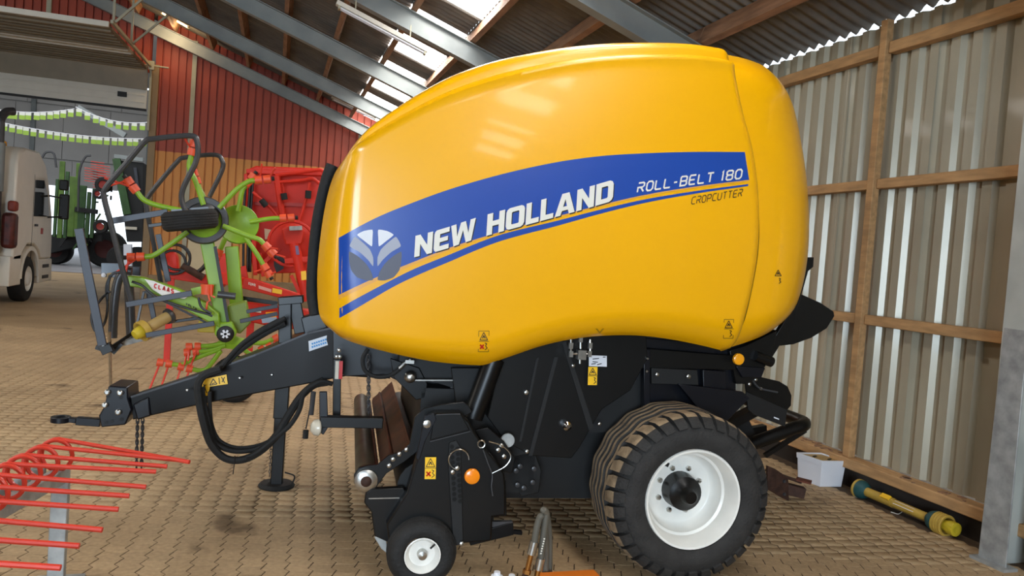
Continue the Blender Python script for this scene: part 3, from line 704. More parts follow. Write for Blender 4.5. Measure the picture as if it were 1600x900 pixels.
warn((919, 573), 15, 29, None, -.93, STICK, baler, red=False)
# lift tube at the front edge
MB().tube([B(772, 560, -.98), B(738, 652, -.98)], .062, 18).build('lift_tube', BLACK, baler)
plate('tube_bracket', [(705, 575), (760, 575), (735, 640), (712, 628)], -.86, .03, BLACK2)
# ---- near wheel
AX = Vector((0, 1, 0)); WC = Vector((-.069, -1.285, .492))
def wheel(c, sgn):
    prof = [(.02, .288), (-.012, .296), (-.03, .33), (-.032, .37), (-.02, .41), (.005, .44), (.035, .455), (.05, .462), (.47, .462), (.485, .455), (.515, .44), (.54, .41), (.552, .37), (.55, .33), (.53, .296), (.5, .288)]
    t = MB().lathe([(h, r) for h, r in prof], c, AX*sgn, 64, (1, 0, 0), caps=False).build('tyre', TYRE, baler)
    for k, h0 in enumerate((.145, .205, .265, .325, .385)):
        mb = MB(); n = 180; rr_ = []
        for (dh, r) in ((-.0195, .463), (-.0145, .488), (.0145, .488), (.0195, .463)):
            rr_.append([c+AX*sgn*(h0+dh+.012*sin(i*2*pi*18/n))+Vector((cos(2*pi*i/n), 0, sin(2*pi*i/n)))*(r+(0.004 if k in (1, 2, 3) else 0)) for i in range(n+1)])
        mb.grid(rr_); mb.m = [1 if f//n != 1 else 0 for f in range(len(mb.f))]; mb.build('tread_rib', [TREAD, TYRE], t)
    mb = MB(); mb2 = MB(); n = 34
    for i in range(n):
        q = 2*pi*i/n; e = Vector((cos(q), 0, sin(q))); f = Vector((-sin(q), 0, cos(q)))
        for side in ((0,) if True else ()):
            w1, w2 = .034, .028
            P = [(c+AX*sgn*h+e*r+f*(w_*s_+sk)) for h, r, w_, sk in ((.122, .488, w2, .018), (.045, .489, w1, .0), (.010, .476, w1*.95, -.004), (-.014, .452, w1*.9, -.008), (-.028, .42, w1*.75, -.012)) for s_ in (-1, 1)]
            Q = [(c+AX*sgn*h+e*r+f*(w_*s_+sk)) for h, r, w_, sk in ((.118, .46, w2, .016), (.05, .458, w1, .0), (.03, .45, w1*.95, -.004), (.01, .435, w1*.9, -.008), (-.012, .41, w1*.75, -.012)) for s_ in (-1, 1)]
            b = MB(); vs = P+Q; fs = []; mi = []
            for k in range(4): fs.append((2*k, 2*k+1, 2*k+3, 2*k+2))
            for k in range(4): fs += [(2*k, 2*k+2, 10+2*k+2, 10+2*k), (2*k+1, 10+2*k+1, 10+2*k+3, 2*k+3)]
            fs += [(0, 10, 11, 1), (8, 9, 19, 18)]
            b.add(vs, fs); b.m = [0 if k < 2 else 1 for k in range(len(fs))]
            b.build('shoulder_lug', [TREAD, TYRE], t)
    rim = MB().lathe([(.03, .27), (-.002, .292), (-.014, .288), (-.012, .276), (.02, .262), (.07, .252), (.10, .247), (.108, .232), (.17, .226), (.195, .205), (.2, .195), (.2, .08), (.21, .0)], c, AX*sgn, 64, caps=False).build('wheel_rim', CREAM, baler)
    for i in range(8):
        q = 2*pi*(i+.5)/8; p = c+AX*sgn*.2+Vector((cos(q), 0, sin(q)))*.135
        MB().lathe([(-.028, .007), (-.02, .010), (-.015, .016), (0, .017)], p, AX*sgn, 6).build('wheel_nut', STEEL, rim)
    MB().lathe([(.02, .0), (.02, .035), (.03, .042), (.06, .046), (.07, .05), (.09, .085), (.10, .10), (.14, .104), (.2, .108)], c, AX*sgn, 28).build('hub', BLACK, rim)
    MB().box(c+AX*sgn*.198+Vector((-.085, 0, .145)), (.02, .01, .025), Matrix.Rotation(.4, 3, 'Y')).build('valve_mark', INK, rim)
wheel(WC, 1)
t = MB().lathe([(.02, .288), (-.03, .33), (-.02, .42), (.04, .487), (.48, .487), (.54, .42), (.55, .33), (.5, .288), (.3, .05), (.2, .05)], Vector((-.069, 1.285, .492)), -AX, 40).build('tyre', TYRE, baler)
# ---- tailgate, bale ramp and rear bumper
plate('tailgate_frame', [(1256, 402), (1272, 402), (1271, 417), (1263, 424), (1250, 470), (1236, 512), (1206, 560), (1190, 560), (1222, 508), (1240, 476)], -.70, .04, BLACK)
pts = [(1253, 460), (1282, 473), (1303, 487), (1304, 494), (1292, 513), (1268, 528), (1240, 538), (1213, 541), (1225, 515), (1242, 490)]
MB().prism([B(x, y, -.45) for x, y in pts], (0, .02, 0)).build('tailgate_shield', BLACK, baler, bevel=.004)
plate('corner_plate', [(1140, 548), (1165, 540), (1215, 516), (1205, 556), (1195, 574), (1172, 600), (1150, 600)], -.84, .06, BLACK)
plate('corner_step', [(1150, 572), (1196, 575), (1190, 590), (1160, 590)], -.86, .05, NAVY)
MB().tube([B(1180, 556, -.86), B(1206, 566, -.86)], .033, 12).build('stub_tube', BLACK, baler)
m = MB(); m.lathe([(.0, .0285), (.004, .0285)], B(1206, 566, -.86), (B(1206, 566, -.86)-B(1180, 556, -.86)), 12).build('stub_tube_mouth', BLACK2, baler)
a = B(1153, 561, -.93); MB().lathe([(-.02, .0), (-.02, .028), (-.016, .035), (.0, .037)], a, AX, 20).build('amber_reflector', AMBER, baler)
# swinging guide plates
up_ = [B(1163, 583, -.75), B(1218, 596, -.75), B(1231, 604, -.75), B(1237, 618, -.75), B(1236, 634, -.75), B(1228, 643, -.75)]
MB().prism(up_+[B(1166, 612, -.75)], (0, .015, 0)).build('guide_plate', BLACK, baler, bevel=.003)
MB().prism([B(1166, 612, -.76), B(1230, 640, -.76), B(1227, 667, -.76), B(1178, 648, -.76), B(1169, 640, -.76)], (0, .015, 0)).build('guide_plate', BLACK2, baler, bevel=.003)
m = MB(); m.tube(smooth_path([B(x, y, -.78) for x, y in ((1172, 586), (1180, 600), (1188, 607), (1200, 610), (1215, 613))], 4), .007, 6); m.build('release_lever', GREY, baler)
for x, y in ((1180, 593), (1188, 607)): bolt('bolt', x, y, -.77, .01)
sticker('slot', [(1209, 651), (1217, 654), (1217, 656), (1209, 653)], -.765, PLASW)
# bumper frame of square tube
def square_loop(name, px, v0, v1, size, m=BLACK):
    mb = MB(); pts = smooth_path([B(*p) for p in px], 4)
    for a_, b_ in zip(pts, pts[1:]): mb.bar(a_, b_+(b_-a_)*.05, size, size)
    return mb.build(name, m, baler, bevel=.006)
nb0, nb1 = B(1165, 697, -.35), B(1243, 668, -.35); cu = nb1+Vector((.12, .12, .04)); 
loop = [nb0, nb0.lerp(nb1, .5), nb1]+[nb1+Vector((.13*sin(q), .13*(1-cos(q)), .02*sin(q))) for q in (.4, .8, 1.2, 1.57)]+[nb1+Vector((.13, .6, .02)), nb1+Vector((.13, 1.0, .02)), nb1+Vector((.06, 1.1, .02)), nb1+Vector((-.1, 1.12, .0)), nb0+Vector((0, 1.12, 0))]
MB().tube(loop, .048, 12).build('bumper_tube', BLACK, baler)
m = MB(); d_ = nb1-nb0
for v in (.0, .4): m.bar(nb0+Vector((-.25, v+.2, 0))-d_*.2, nb0+Vector((.03, v+.2, 0))+d_*.6, .06, .06)
m.build('bumper_strut', BLACK, baler)
MB().bar(B(1195, 712, -.33), B(1258, 672, -.33), .03, .03).build('bumper_brace', BLACK, baler)
MB().bar(B(1120, 672, -.4), B(1180, 640, -.4), .10, .06).build('ramp_arm', BLACK, baler)
MB().prism([B(1150, 650, -.2), B(1168, 650, -.2), B(1190, 700, -.2), B(1150, 700, -.2)], (0, 1.1, 0)).build('ramp_carrier', BLACK2, baler)
# ---- drawbar
top_ = [(205, 621, -.10), (300, 591, -.13), (400, 555, -.18), (480, 522, -.24), (520, 513, -.28), (590, 505, -.36)]
bot_ = [(208, 656, -.10), (305, 634, -.13), (400, 615, -.18), (470, 602, -.24), (540, 588, -.28), (610, 592, -.36)]
mb = MB(); T = [B(*p) for p in top_]; Bt = [B(*p) for p in bot_]; R4 = []
for a_, b_ in zip(T, Bt): R4.append([a_, Vector((a_.x, -a_.y, a_.z)), Vector((b_.x, -b_.y, b_.z)), b_, a_])
mb.grid(R4); mb.add(R4[0][:4], [(0, 1, 2, 3)]); mb.add(R4[-1][:4], [(0, 1, 2, 3)])
mb.build('drawbar', BLACK, baler, bevel=.008)
mb = MB()
for a_, b_ in zip(T, T[1:]): mb.bar(a_+Vector((0, -.004, .004)), b_+Vector((0, -.004, .004)), .012, .012)
mb.build('drawbar_flange_highlight', GREY, baler)  # grey edge line paints the highlight on the top flange
plate('drawbar_end_block', [(207, 632), (232, 620), (236, 650), (214, 657)], -.125, .25, NAVY, bevel=.01)
plate('hitch_plate', [(169, 603), (199, 605), (200, 622), (206, 640), (196, 664), (158, 668), (154, 650), (163, 634)], -.13, .26, NAVY, bevel=.008)
for x, y in ((169, 612), (189, 613), (165, 632), (186, 643)): bolt('bolt', x, y, -.13, .018, h=.03)
for x, y in ((169, 619), (189, 621), (166, 660), (175, 658), (190, 655)): 
    p = B(x, y, -.131); MB().lathe([(0, .0), (-.002, .012)], p, AX, 10).build('bolt_hole', BLACK2, baler)
m = MB(); P = [B(158, 660, 0), B(120, 657, 0), B(105, 655, 0)]; m.bar(P[0], P[1], .05, .05).bar(P[1], P[2], .045, .03)
c_ = B(95, 655, 0); m.lathe([(-.018, .03), (-.018, .058), (.018, .058), (.018, .03), (-.018, .03)], c_, (0, 0, 1), 20); m.build('towing_eye', NAVY, baler, bevel=.004)
def chain(name, a_, b_, n, parent, m=STEEL, r=.004, L=.028):
    mb = MB()
    for k in range(n):
        c_ = Vector(a_).lerp(Vector(b_), (k+.5)/n); ax = (Vector((1, 0, 0)), Vector((0, 1, 0)))[k % 2]; up3 = (Vector(b_)-Vector(a_)).normalized()
        mb.tube([c_+ax*(.3*L*cos(2*pi*i/8))+up3*(.75*L*sin(2*pi*i/8)) for i in range(8)], r, 5, closed=True)
    return mb.build(name, m, parent)
chain('safety_chain', B(215, 655, -.1), B(213, 732, -.1), 14, baler, GREY); chain('safety_chain', B(223, 655, -.09), B(221, 730, -.09), 14, baler, GREY)
st = sticker('paper_sticker', [(482, 533), (514, 523), (515, 538), (483, 549)], -.27, PLASW)
SKYB = mat('pale_blue_print', (70, 150, 210), .5)
for k in range(2):
    for j in range(7):
        x = 487+j*3.4; y = 537.5+k*5-j*1.1; q = [B(x, y, -.2725), B(x+2.6, y-.8, -.2725)]; MB().bar(q[0], q[1], .002, .012).build('print_mark', SKYB, st)
ys = sticker('yellow_sticker', [(311, 594), (354, 585), (356, 600), (328, 604), (325, 618), (312, 619)], -.165, STICK)
def lines(name, segs, v, t, m, parent):
    mb = MB()
    for (a, b), (c, d) in segs: mb.bar(B(a, b, v), B(c, d, v), .002, t)
    return mb.build(name, m, parent)
lines('pictogram', [((328, 602), (333, 592)), ((333, 592), (339, 600)), ((339, 600), (328, 602)), ((331, 600), (336, 598)), ((342, 590), (343, 600)), ((346, 589), (351, 598)), ((351, 589), (347, 597)), ((314, 607), (322, 601)), ((318, 600), (323, 614))], -.169, .005, INK, ys)
for x, y in ((293, 609), (375, 590), (452, 557), (425, 585), (470, 570), (500, 585)): bolt('bolt', x, y, -.20, .008)
# jack stand
j0 = B(432, 759, .47); ju = B(440, 590, .47); jx = (j0.x+ju.x)/2
m = MB(); m.box((j0.x, .47, .50), (.085, .085, .96)).box((j0.x, .47, .66), (.10, .10, .30)); m.build('jack_leg', BLACK, baler, bevel=.006)
MB().lathe([(0, .0), (0, .125), (.012, .13), (.03, .11), (.03, .0)], (j0.x, .47, .0), (0, 0, 1), 28).build('jack_foot', RUBBER, baler)
MB().tube(smooth_path([B(445, 738, .42), B(460, 744, .42), B(456, 757, .42)], 4), .006, 6).build('jack_handle', BLACK, baler)
chain('jack_chain', B(424, 690, .40), B(421, 745, .40), 10, baler, GREY, .003, .02)
# hose carrier on the drawbar
hs = MB(); hs.bar(B(436, 470, -.05), B(474, 467, -.05), .12, .05).bar(B(446, 470, -.05), B(446, 535, -.05), .10, .08).bar(B(460, 470, -.05), B(470, 520, -.05), .04, .08); hs.build('hose_stand', BLACK, baler, bevel=.004)
plate('connector_box', [(470, 497), (498, 488), (512, 512), (476, 523)], -.12, .16, NAVY, bevel=.006)
# hose bundle hanging under the drawbar
def hose(name, px, v, r, m=RUBBER, parent=baler): return MB().tube(smooth_path([B(x, y, v if len(q_) == 0 else q_[0]) for x, y, *q_ in px], 7), r, 8).build(name, m, parent)
hose('hydraulic_hose', [(512, 597), (490, 602), (468, 622), (450, 650), (432, 680), (408, 704), (380, 718), (352, 716), (330, 694), (318, 660), (311, 625), (310, 600), (320, 586), (345, 577)], -.30, .024)
hose('hydraulic_hose', [(505, 592), (482, 606), (462, 632), (447, 660), (425, 688), (395, 703), (360, 704), (335, 690), (326, 660), (318, 625), (316, 605)], -.26, .016)
hose('hydraulic_hose', [(500, 590), (478, 612), (460, 640), (440, 670), (415, 692), (375, 700), (345, 690), (332, 668), (328, 640), (328, 612)], -.22, .013)
hose('hydraulic_hose', [(520, 600), (500, 597), (476, 613), (468, 640), (455, 662), (438, 678), (400, 708), (385, 714)], -.34, .015)
hose('hydraulic_hose', [(338, 578), (355, 566), (375, 548), (400, 530), (428, 514), (446, 506)], -.20, .017)
hose('hydraulic_hose', [(345, 574), (360, 556), (380, 536), (404, 520), (430, 506), (446, 497)], -.23, .015)
hose('hydraulic_hose', [(350, 570), (372, 545), (400, 520), (436, 500)], -.15, .014)
MB().tube([B(367, 712, -.33), B(366, 725, -.33), B(364, 741, -.33)], .003, 5).build('cable_tie', INK, baler)
# marker lamp arm
arm = MB().bar(B(500, 658, -.95), B(598, 660, -.95), .06, .06).build('lamp_arm', BLACK, baler, bevel=.004)
plate('lamp_plate', [(499, 612), (511, 612), (513, 668), (505, 680), (499, 675)], -.96, .02, NAVY)
MB().lathe([(-.03, .0), (-.03, .02), (-.012, .042), (.012, .046), (.02, .04)], B(494, 668, -.97), Vector((1, .25, 0)), 20).build('marker_lamp', CLEAR, baler)
MB().bar(B(526, 652, -.80), B(527, 560, -.80), .05, .045).build('lamp_post', BLACK, baler, bevel=.004)
rf = MB().bar(B(532, 592, -.83), B(533, 564, -.83), .012, .02).build('red_reflector', REDL, baler)
MB().bar(B(526, 592, -.83), B(527, 564, -.83), .012, .02).build('white_reflector', CLEAR, baler)
for x, y in ((526, 557), (531, 557), (530, 547)): bolt('bolt', x, y, -.83, .012)
MB().tube([B(487, 610, -.8), B(484, 640, -.8), B(478, 670, -.8)], .004, 6).build('plug_cable', RUBBER, baler)
MB().tube([B(478, 672, -.8), B(477, 685, -.8)], .016, 8).build('plug', RUBBER, baler)
MB().tube([B(490, 612, -.8), B(486, 648, -.8)], .014, 8).build('hose_coupling', GREY, baler)
# front linkage plates and hoses under the hood
plate('hose_frame', [(520, 515), (600, 545), (720, 572), (722, 590), (690, 600), (668, 610), (640, 604), (600, 585), (540, 588), (520, 570)], -.62, .04, NAVY)
plate('link_plate', [(610, 560), (655, 575), (668, 600), (664, 622), (650, 625), (615, 590)], -.80, .03, BLACK)
hose('hydraulic_hose', [(575, 545), (567, 560), (570, 578), (585, 588), (605, 588), (620, 580), (628, 572)], -.86, .012)
m = MB(); m.tube([B(624, 576, -.88), B(632, 568, -.88), B(642, 562, -.88)], .012, 8).box(B(640, 565, -.88), (.05, .03, .02)); m.build('hose_fitting', STEEL, baler)
p = B(641, 589, -.85); MB().lathe([(-.03, .0), (-.03, .018), (-.02, .03), (.0, .036)], p, AX, 16).build('pivot_bolt', STEEL, baler)
MB().tube([B(648, 594, -.84), B(710, 594, -.84)], .008, 6).build('linkage_rod', STEEL, baler)
chain('hanging_chain', B(576, 556, -.7), B(576, 650, -.7), 16, baler, GREY, .004, .03)
MB().bar(B(712, 572, -.75), B(706, 632, -.75), .03, .04).build('upright_strap', GREY, baler)
# ---- pick-up: crop roller, wind guard plates, side shields, gauge wheel
r0 = B(572, 750, -1.12)
MB().tube([r0+Vector((0, .02, 0)), r0+Vector((0, 2.2, 0))], .058, 18).build('crop_roller', OLIVE, baler)
for a_, b_ in (((596, 742), (612, 728)), ((616, 726), (640, 702))):
    A_, C_ = B(*a_, -1.05), B(*b_, -1.05); MB().prism([A_, C_, C_+Vector((.005, 0, .03)), A_+Vector((.005, 0, .03))], (0, 2.05, 0)).build('wind_guard_plate', RUSTW, baler, bevel=.003)
for (x, y) in ((590, 740), (640, 700), (614, 722)):
    A_ = B(x, y, -1.05); MB().tube([A_, A_+Vector((0, 2.05, 0))], .012, 8).build('wind_guard_rod', RUSTW, baler)
arm_px = [(553, 742), (560, 731), (575, 727), (590, 726), (606, 712), (626, 706), (640, 694), (644, 672), (648, 652), (662, 638), (690, 632), (724, 628), (733, 634), (738, 644), (725, 652), (690, 652), (668, 656), (660, 668), (658, 690), (652, 706), (632, 722), (604, 740), (592, 756), (585, 767), (573, 770), (560, 765), (553, 755)]
plate('pickup_arm', arm_px, -1.12, .02, BLACK)
MB().lathe([(-.03, .0), (-.03, .035), (-.025, .052), (-.02, .062), (0, .064)], r0, AX, 24).build('roller_cap', STEEL, baler)
MB().lathe([(-.045, .0), (-.045, .016), (-.035, .028), (-.03, .03)], r0, AX, 14).build('roller_shaft_end', RUST, baler)
for x, y in ((608, 727), (614, 717), (624, 709), (635, 702)): bolt('bolt', x, y, -1.125, .013)
sh_px = [(668, 654), (682, 646), (720, 646), (734, 660), (742, 676), (758, 700), (776, 722), (788, 740), (790, 760), (790, 806), (770, 808), (768, 846), (715, 850), (700, 852), (628, 838), (608, 852), (604, 820), (636, 770), (660, 690)]
plate('side_shield', sh_px, -1.22, .10, BLACK, bevel=.01)
plate('shield_fold', [(680, 647), (720, 647), (734, 672), (672, 688)], -1.232, .02, BLACK, bevel=.004)
lines('shield_edge', [((682, 648), (719, 646.5)), ((735, 674), (672, 690))], -1.235, .004, GREY, baler)
plate('toe_shield', [(571, 772), (580, 764), (630, 762), (640, 776), (612, 850), (585, 838), (580, 800), (569, 786)], -1.15, .04, BLACK, bevel=.006)
lines('shield_edge', [((576, 779), (624, 778))], -1.153, .006, STEEL, baler)
plate('skid_plate', [(585, 840), (602, 832), (606, 866), (596, 858)], -1.12, .02, GALV)
plate('strap_bar', [(664, 650), (678, 645), (682, 655), (664, 690), (655, 720), (650, 716), (658, 680)], -1.24, .02, NAVY, bevel=.003)
bolt('bolt', 667, 662, -1.25, .022)
plate('adjuster_strip', [(702, 692), (713, 688), (720, 700), (724, 850), (708, 854), (700, 720)], -1.235, .02, BLACK2, bevel=.003)
hm = MB()
for k in range(11):
    for j in range(2): hm.lathe([(0, 0), (-.003, .012)], B(706+j*9+k*.4, 698+k*8.2+j*3, -1.237), AX, 10)
hm.build('adjuster_holes', mat('hole_dark', (6, 6, 6), .9), baler)['kind'] = 'stuff'
for x, y in ((707, 737), (714, 731), (721, 849)): bolt('bolt', x, y, -1.25, .013)
mb = MB(); c_ = B(717, 718, -1.255); mb.tube([c_+Vector((.055*cos(q), 0, .055*sin(q))) for q in [2*pi*i/20 for i in range(16)]], .0035, 5); mb.build('lynch_pin_ring', STEEL, baler)
mb = MB(); c_ = B(752, 694, -1.24); mb.tube([c_+Vector((.02*cos(q), 0, .02*sin(q))) for q in [2*pi*i/14 for i in range(14)]], .004, 5, closed=True); mb.build('pin_ring', STEEL, baler)
MB().tube(smooth_path([B(x, y, -1.24) for x, y in ((764, 690), (785, 697), (798, 712), (790, 728), (768, 740))], 5), .003, 5).build('wire_cable', STEEL, baler)
MB().tube(smooth_path([B(x, y, -1.24) for x, y in ((755, 703), (763, 725), (769, 742), (768, 760), (770, 775))], 5), .004, 5).build('wire_cable', GREY, baler)
a = B(737.5, 744, -1.235); MB().lathe([(-.016, .0), (-.016, .034), (-.012, .041), (.0, .043)], a, AX, 24).build('amber_reflector', mat('orange_reflector', (250, 140, 20), .25, coat=.4), baler)
warn((664, 714), 18, 35, None, -1.232, STICK, baler)
plate('link_plate', [(742, 672), (762, 668), (788, 690), (805, 716), (800, 740), (782, 736), (764, 712)], -1.02, .03, BLACK)
for x, y in ((778, 703), (787, 713), (783, 696)): bolt('bolt', x, y, -1.03, .014)
MB().lathe([(-.01, .0), (-.01, .04), (0, .042)], B(793, 688, -.98), AX, 18).build('drive_disc', GALV, baler)
plate('rotor_linkage', [(790, 715), (835, 705), (846, 735), (842, 770), (815, 776), (795, 750)], -.80, .05, BLACK2)
for x, y in ((806, 735), (812, 728), (834, 732), (818, 762), (808, 757), (832, 753)): bolt('bolt', x, y, -.82, .016, GREY)
m = MB(); m.prism([B(x, y, -1.18) for x, y in ((732, 836), (792, 818), (802, 816), (803, 836), (775, 843), (735, 853))], (0, .05, 0)).build('foot_bracket', BLACK, baler, bevel=.004)
MB().bar(B(760, 818, -1.16), B(800, 818, -1.16), .03, .03).build('foot_pin', GREY, baler)
MB().bar(B(745, 808, -1.15), B(770, 807, -1.15), .05, .04).build('foot_bracket', BLACK, baler)
MB().bar(B(798, 830, -1.16), B(815, 832, -1.16), .03, .02).build('foot_tip', BLACK, baler)
plate('shield_post', [(770, 762), (790, 750), (792, 806), (772, 808)], -1.16, .05, BLACK)
# pick-up drum; rotor housing enlarged as dark box, standing in for shade behind shields
MB().lathe([(0, 0), (0, .14), (2.1, .14), (2.1, 0)], B(660, 760, -1.08), AX, 20).build('pickup_drum', BLACK2, baler)
MB().box((-1.25, 0, .68), (.72, 1.6, .62)).build('rotor_shade_box', BLACK2, baler)
# gauge wheel
gc = B(660, 868, -1.30); gz = gc.z
def gauge(c):
    r = c.z-.002
    t = MB().lathe([(.015, r*.52), (-.005, r*.56), (-.015, r*.7), (-.008, r*.86), (.01, r*.95), (.03, r), (.10, r), (.12, r*.95), (.14, r*.8), (.13, r*.5)], c, AX, 40, caps=False).build('gauge_tyre', RUBBER, baler)
    for k in range(4):
        MB().tube([c+AX*(.035+k*.02)+Vector((cos(q), 0, sin(q)))*r for q in [2*pi*i/40 for i in range(40)]], .004, 5, closed=True).build('tread_rib', RUBBER, t)
    rm = MB().lathe([(.015, r*.5), (-.008, r*.53), (-.01, r*.5), (.015, r*.42), (.03, r*.38), (.03, r*.2), (.035, 0)], c, AX, 36, caps=False).build('gauge_rim', CREAM, baler)
    MB().lathe([(-.012, 0), (-.008, r*.13), (.03, r*.15)], c, AX, 16).build('hub', STEEL, rm)
    MB().bar(c+Vector((r*.22, -.004, r*.22)), c+Vector((r*.33, -.012, r*.35)), .01, .01).build('valve', INK, rm)
gauge(gc)
# ================================================================== OTHER MACHINES AND SMALL THINGS
def fin(mb, name, m, parent, root, bevel=0, fix=True):
    L_ = root.location; mb.v = [(p[0]-L_.x, p[1]-L_.y, p[2]-L_.z) for p in mb.v]; return mb.build(name, m, parent, bevel, fix)
def Yp(x, y, Y): return on_y(x, y, Y)
def yplate(px, Y, th): return MB().prism([on_y(x, y, Y) for x, y in px], (0, th, 0))
# ---- green hay tedder, rotors folded up
td = thing('hay_tedder', 'lime green rotary hay tedder with folded rotors and grey tube guards', 'tedder', (-.6, 8.5, 0))
def tf(mb, name, m, parent=None, bevel=0): return fin(mb, name, m, parent or td, td, bevel)
def ytube(px, Y, r, n=8, k=6): return MB().tube(smooth_path([on_y(p[0], p[1], p[2] if len(p) > 2 else Y) for p in px], k), r, n)
tf(ytube([(205, 470), (190, 415), (172, 345), (163, 310), (165, 294), (195, 258), (226, 222), (240, 217), (297, 212), (308, 222), (307, 250), (287, 292), (284, 312), (290, 330)], 8.0, .026), 'guard_hoop', GREY)
tf(ytube([(252, 445), (240, 380), (229, 325), (232, 307), (275, 255), (290, 246), (336, 242), (347, 251), (347, 266), (327, 308)], 8.9, .024), 'guard_hoop', GREY)
for a_, b_, w_, Y, m in (((123, 357), (160, 540), .075, 7.9, SLATE), ((170, 346), (262, 331), .06, 8.3, SLATE), ((232, 353), (262, 349), .035, 8.4, BLACK), ((247, 366), (263, 440), .055, 8.8, SLATE), ((197, 476), (300, 458), .055, 8.0, SLATE),
                         ((228, 524), (335, 505), .05, 8.1, SLATE), ((240, 507), (330, 494), .03, 8.4, BLACK), ((385, 487), (434, 478), .04, 8.3, SLATE), ((375, 502), (434, 490), .04, 8.2, SLATE), ((378, 466), (434, 474), .05, 9.2, BLACK), ((225, 455), (213, 512), .025, 8.5, GREY), ((232, 455), (241, 500), .05, 8.6, SLATE)):
    tf(MB().bar(on_y(*a_, Y), on_y(*b_, Y), .03, w_), 'guard_bar', m, bevel=.004)
tf(ytube([(176, 528), (178, 480), (184, 440), (194, 424), (206, 424)], 8.3, .042, 10), 'headstock_tube', GREY)
tf(ytube([(205, 530), (203, 480), (201, 440)], 8.7, .048, 10), 'headstock_tube', GREY)
tf(MB().cyl(on_y(171, 518, 8.1), on_z(174, 640), .014, 8), 'parking_rod', STEEL)
tf(MB().bar(on_y(163, 538, 8.0), on_y(170, 551, 8.0), .08, .10).bar(on_y(170, 545, 8.1), on_y(208, 520, 8.2), .02, .03), 'link_joint', BLACK, bevel=.004)
for p in ((158, 522), (161, 537)): tf(MB().lathe([(-.02, 0), (-.02, .02), (0, .022)], on_y(*p, 7.93), AX, 12), 'pin_head', STEEL)
tf(MB().bar(on_y(150, 542, 8.2), on_y(163, 546, 8.2), .05, .04).bar(on_y(178, 540, 8.2), on_y(186, 546, 8.2), .06, .12), 'lower_link', BLACK)
tf(MB().bar(on_y(190, 537, 8.3), on_y(250, 521, 8.4), .05, .05), 'lower_link', GALV)
beam = tf(yplate([(199, 431), (222, 433), (278, 451), (320, 472), (342, 490), (344, 512), (322, 501), (288, 483), (252, 465), (224, 451), (200, 447)], 8.3, .14), 'main_beam', GREEN, bevel=.01)
pan = tf(yplate([(226, 436), (240, 439), (296, 462), (288, 467), (254, 462), (238, 452)], 8.285, .006), 'name_panel', WHITE, beam)
def yword(text, a_, b_, hgt, cell, gap, t, Y, m, parent, slant=.15, root=td, wide=None):
    q, W = letters(text, cell, gap, hgt, t, slant, wide); A_, B_ = Vector(a_), Vector(b_); d = (B_-A_); k = d.length/W; d.normalize(); mb = MB()
    for quad in q: mb.add([on_y(*(A_+d*p.x*k+Vector((0, -1))*p.y), Y) for p in quad], [(0, 1, 2, 3)])
    return fin(mb, 'lettering', m, parent, root, fix=False)
yword('CLAAS', (240, 450), (271.5, 459.5), 8, 5.6, 1.2, 2.1, 8.278, mat('letter_red', (206, 40, 30), .5), pan)
yword('VOLTO', (290, 476), (307, 485), 4, 3, .7, 1.1, 8.285, INK, beam)
tf(MB().bar(on_y(226, 455, 8.28), on_y(326, 506, 8.28), .02, .02), 'cable', INK, beam)
for px in ([(206, 440), (222, 446), (236, 458), (252, 468), (300, 484), (322, 490), (332, 494)], [(172, 430), (166, 450), (168, 480), (163, 505), (150, 518), (143, 500), (146, 485), (160, 465), (172, 455)], [(188, 425), (176, 428), (170, 440), (168, 470)], [(310, 465), (315, 480), (330, 490)]):
    tf(ytube(px, 8.15, .012, 6), 'hose', INK)
# posts of the folded wings
tf(MB().bar(on_y(323, 375, 8.45), on_y(350, 512, 8.45), .10, .13), 'wing_post', GREEN, bevel=.01)
tf(MB().bar(on_y(362, 385, 8.95), on_y(372, 500, 8.95), .10, .14), 'wing_post', GREEN, bevel=.01)
tf(MB().bar(on_y(336, 385, 8.36), on_y(357, 508, 8.36), .02, .03), 'hydraulic_line', INK)
tf(MB().cyl(on_y(340, 460, 8.3), on_y(368, 463, 8.3), .035, 10), 'hydraulic_ram', GREY)
tf(yplate([(355, 478), (385, 470), (392, 505), (375, 522), (356, 515)], 8.5, .18), 'gear_case', mat('olive_cast', (122, 140, 48), .5, var=.2), bevel=.015)
hub = tf(yplate([(337, 505), (362, 503), (370, 520), (364, 534), (345, 536), (335, 522)], 8.32, .12), 'pivot_housing', GREEN, bevel=.015)
tf(MB().lathe([(-.01, 0), (-.01, .07), (.0, .085)], on_y(352, 522, 8.3), AX, 20), 'pivot_cap', INK, hub)
mb = MB(); c_ = on_y(352, 522, 8.285)
for k in range(3):
    q = pi*k/3; mb.bar(c_+Vector((cos(q), 0, sin(q)))*.045, c_-Vector((cos(q), 0, sin(q)))*.045, .004, .02)
tf(mb, 'star_mark', PLASW, hub)
tf(yplate([(312, 490), (334, 493), (336, 520), (308, 519)], 8.6, .12), 'yellow_guard', YCAP, bevel=.01)
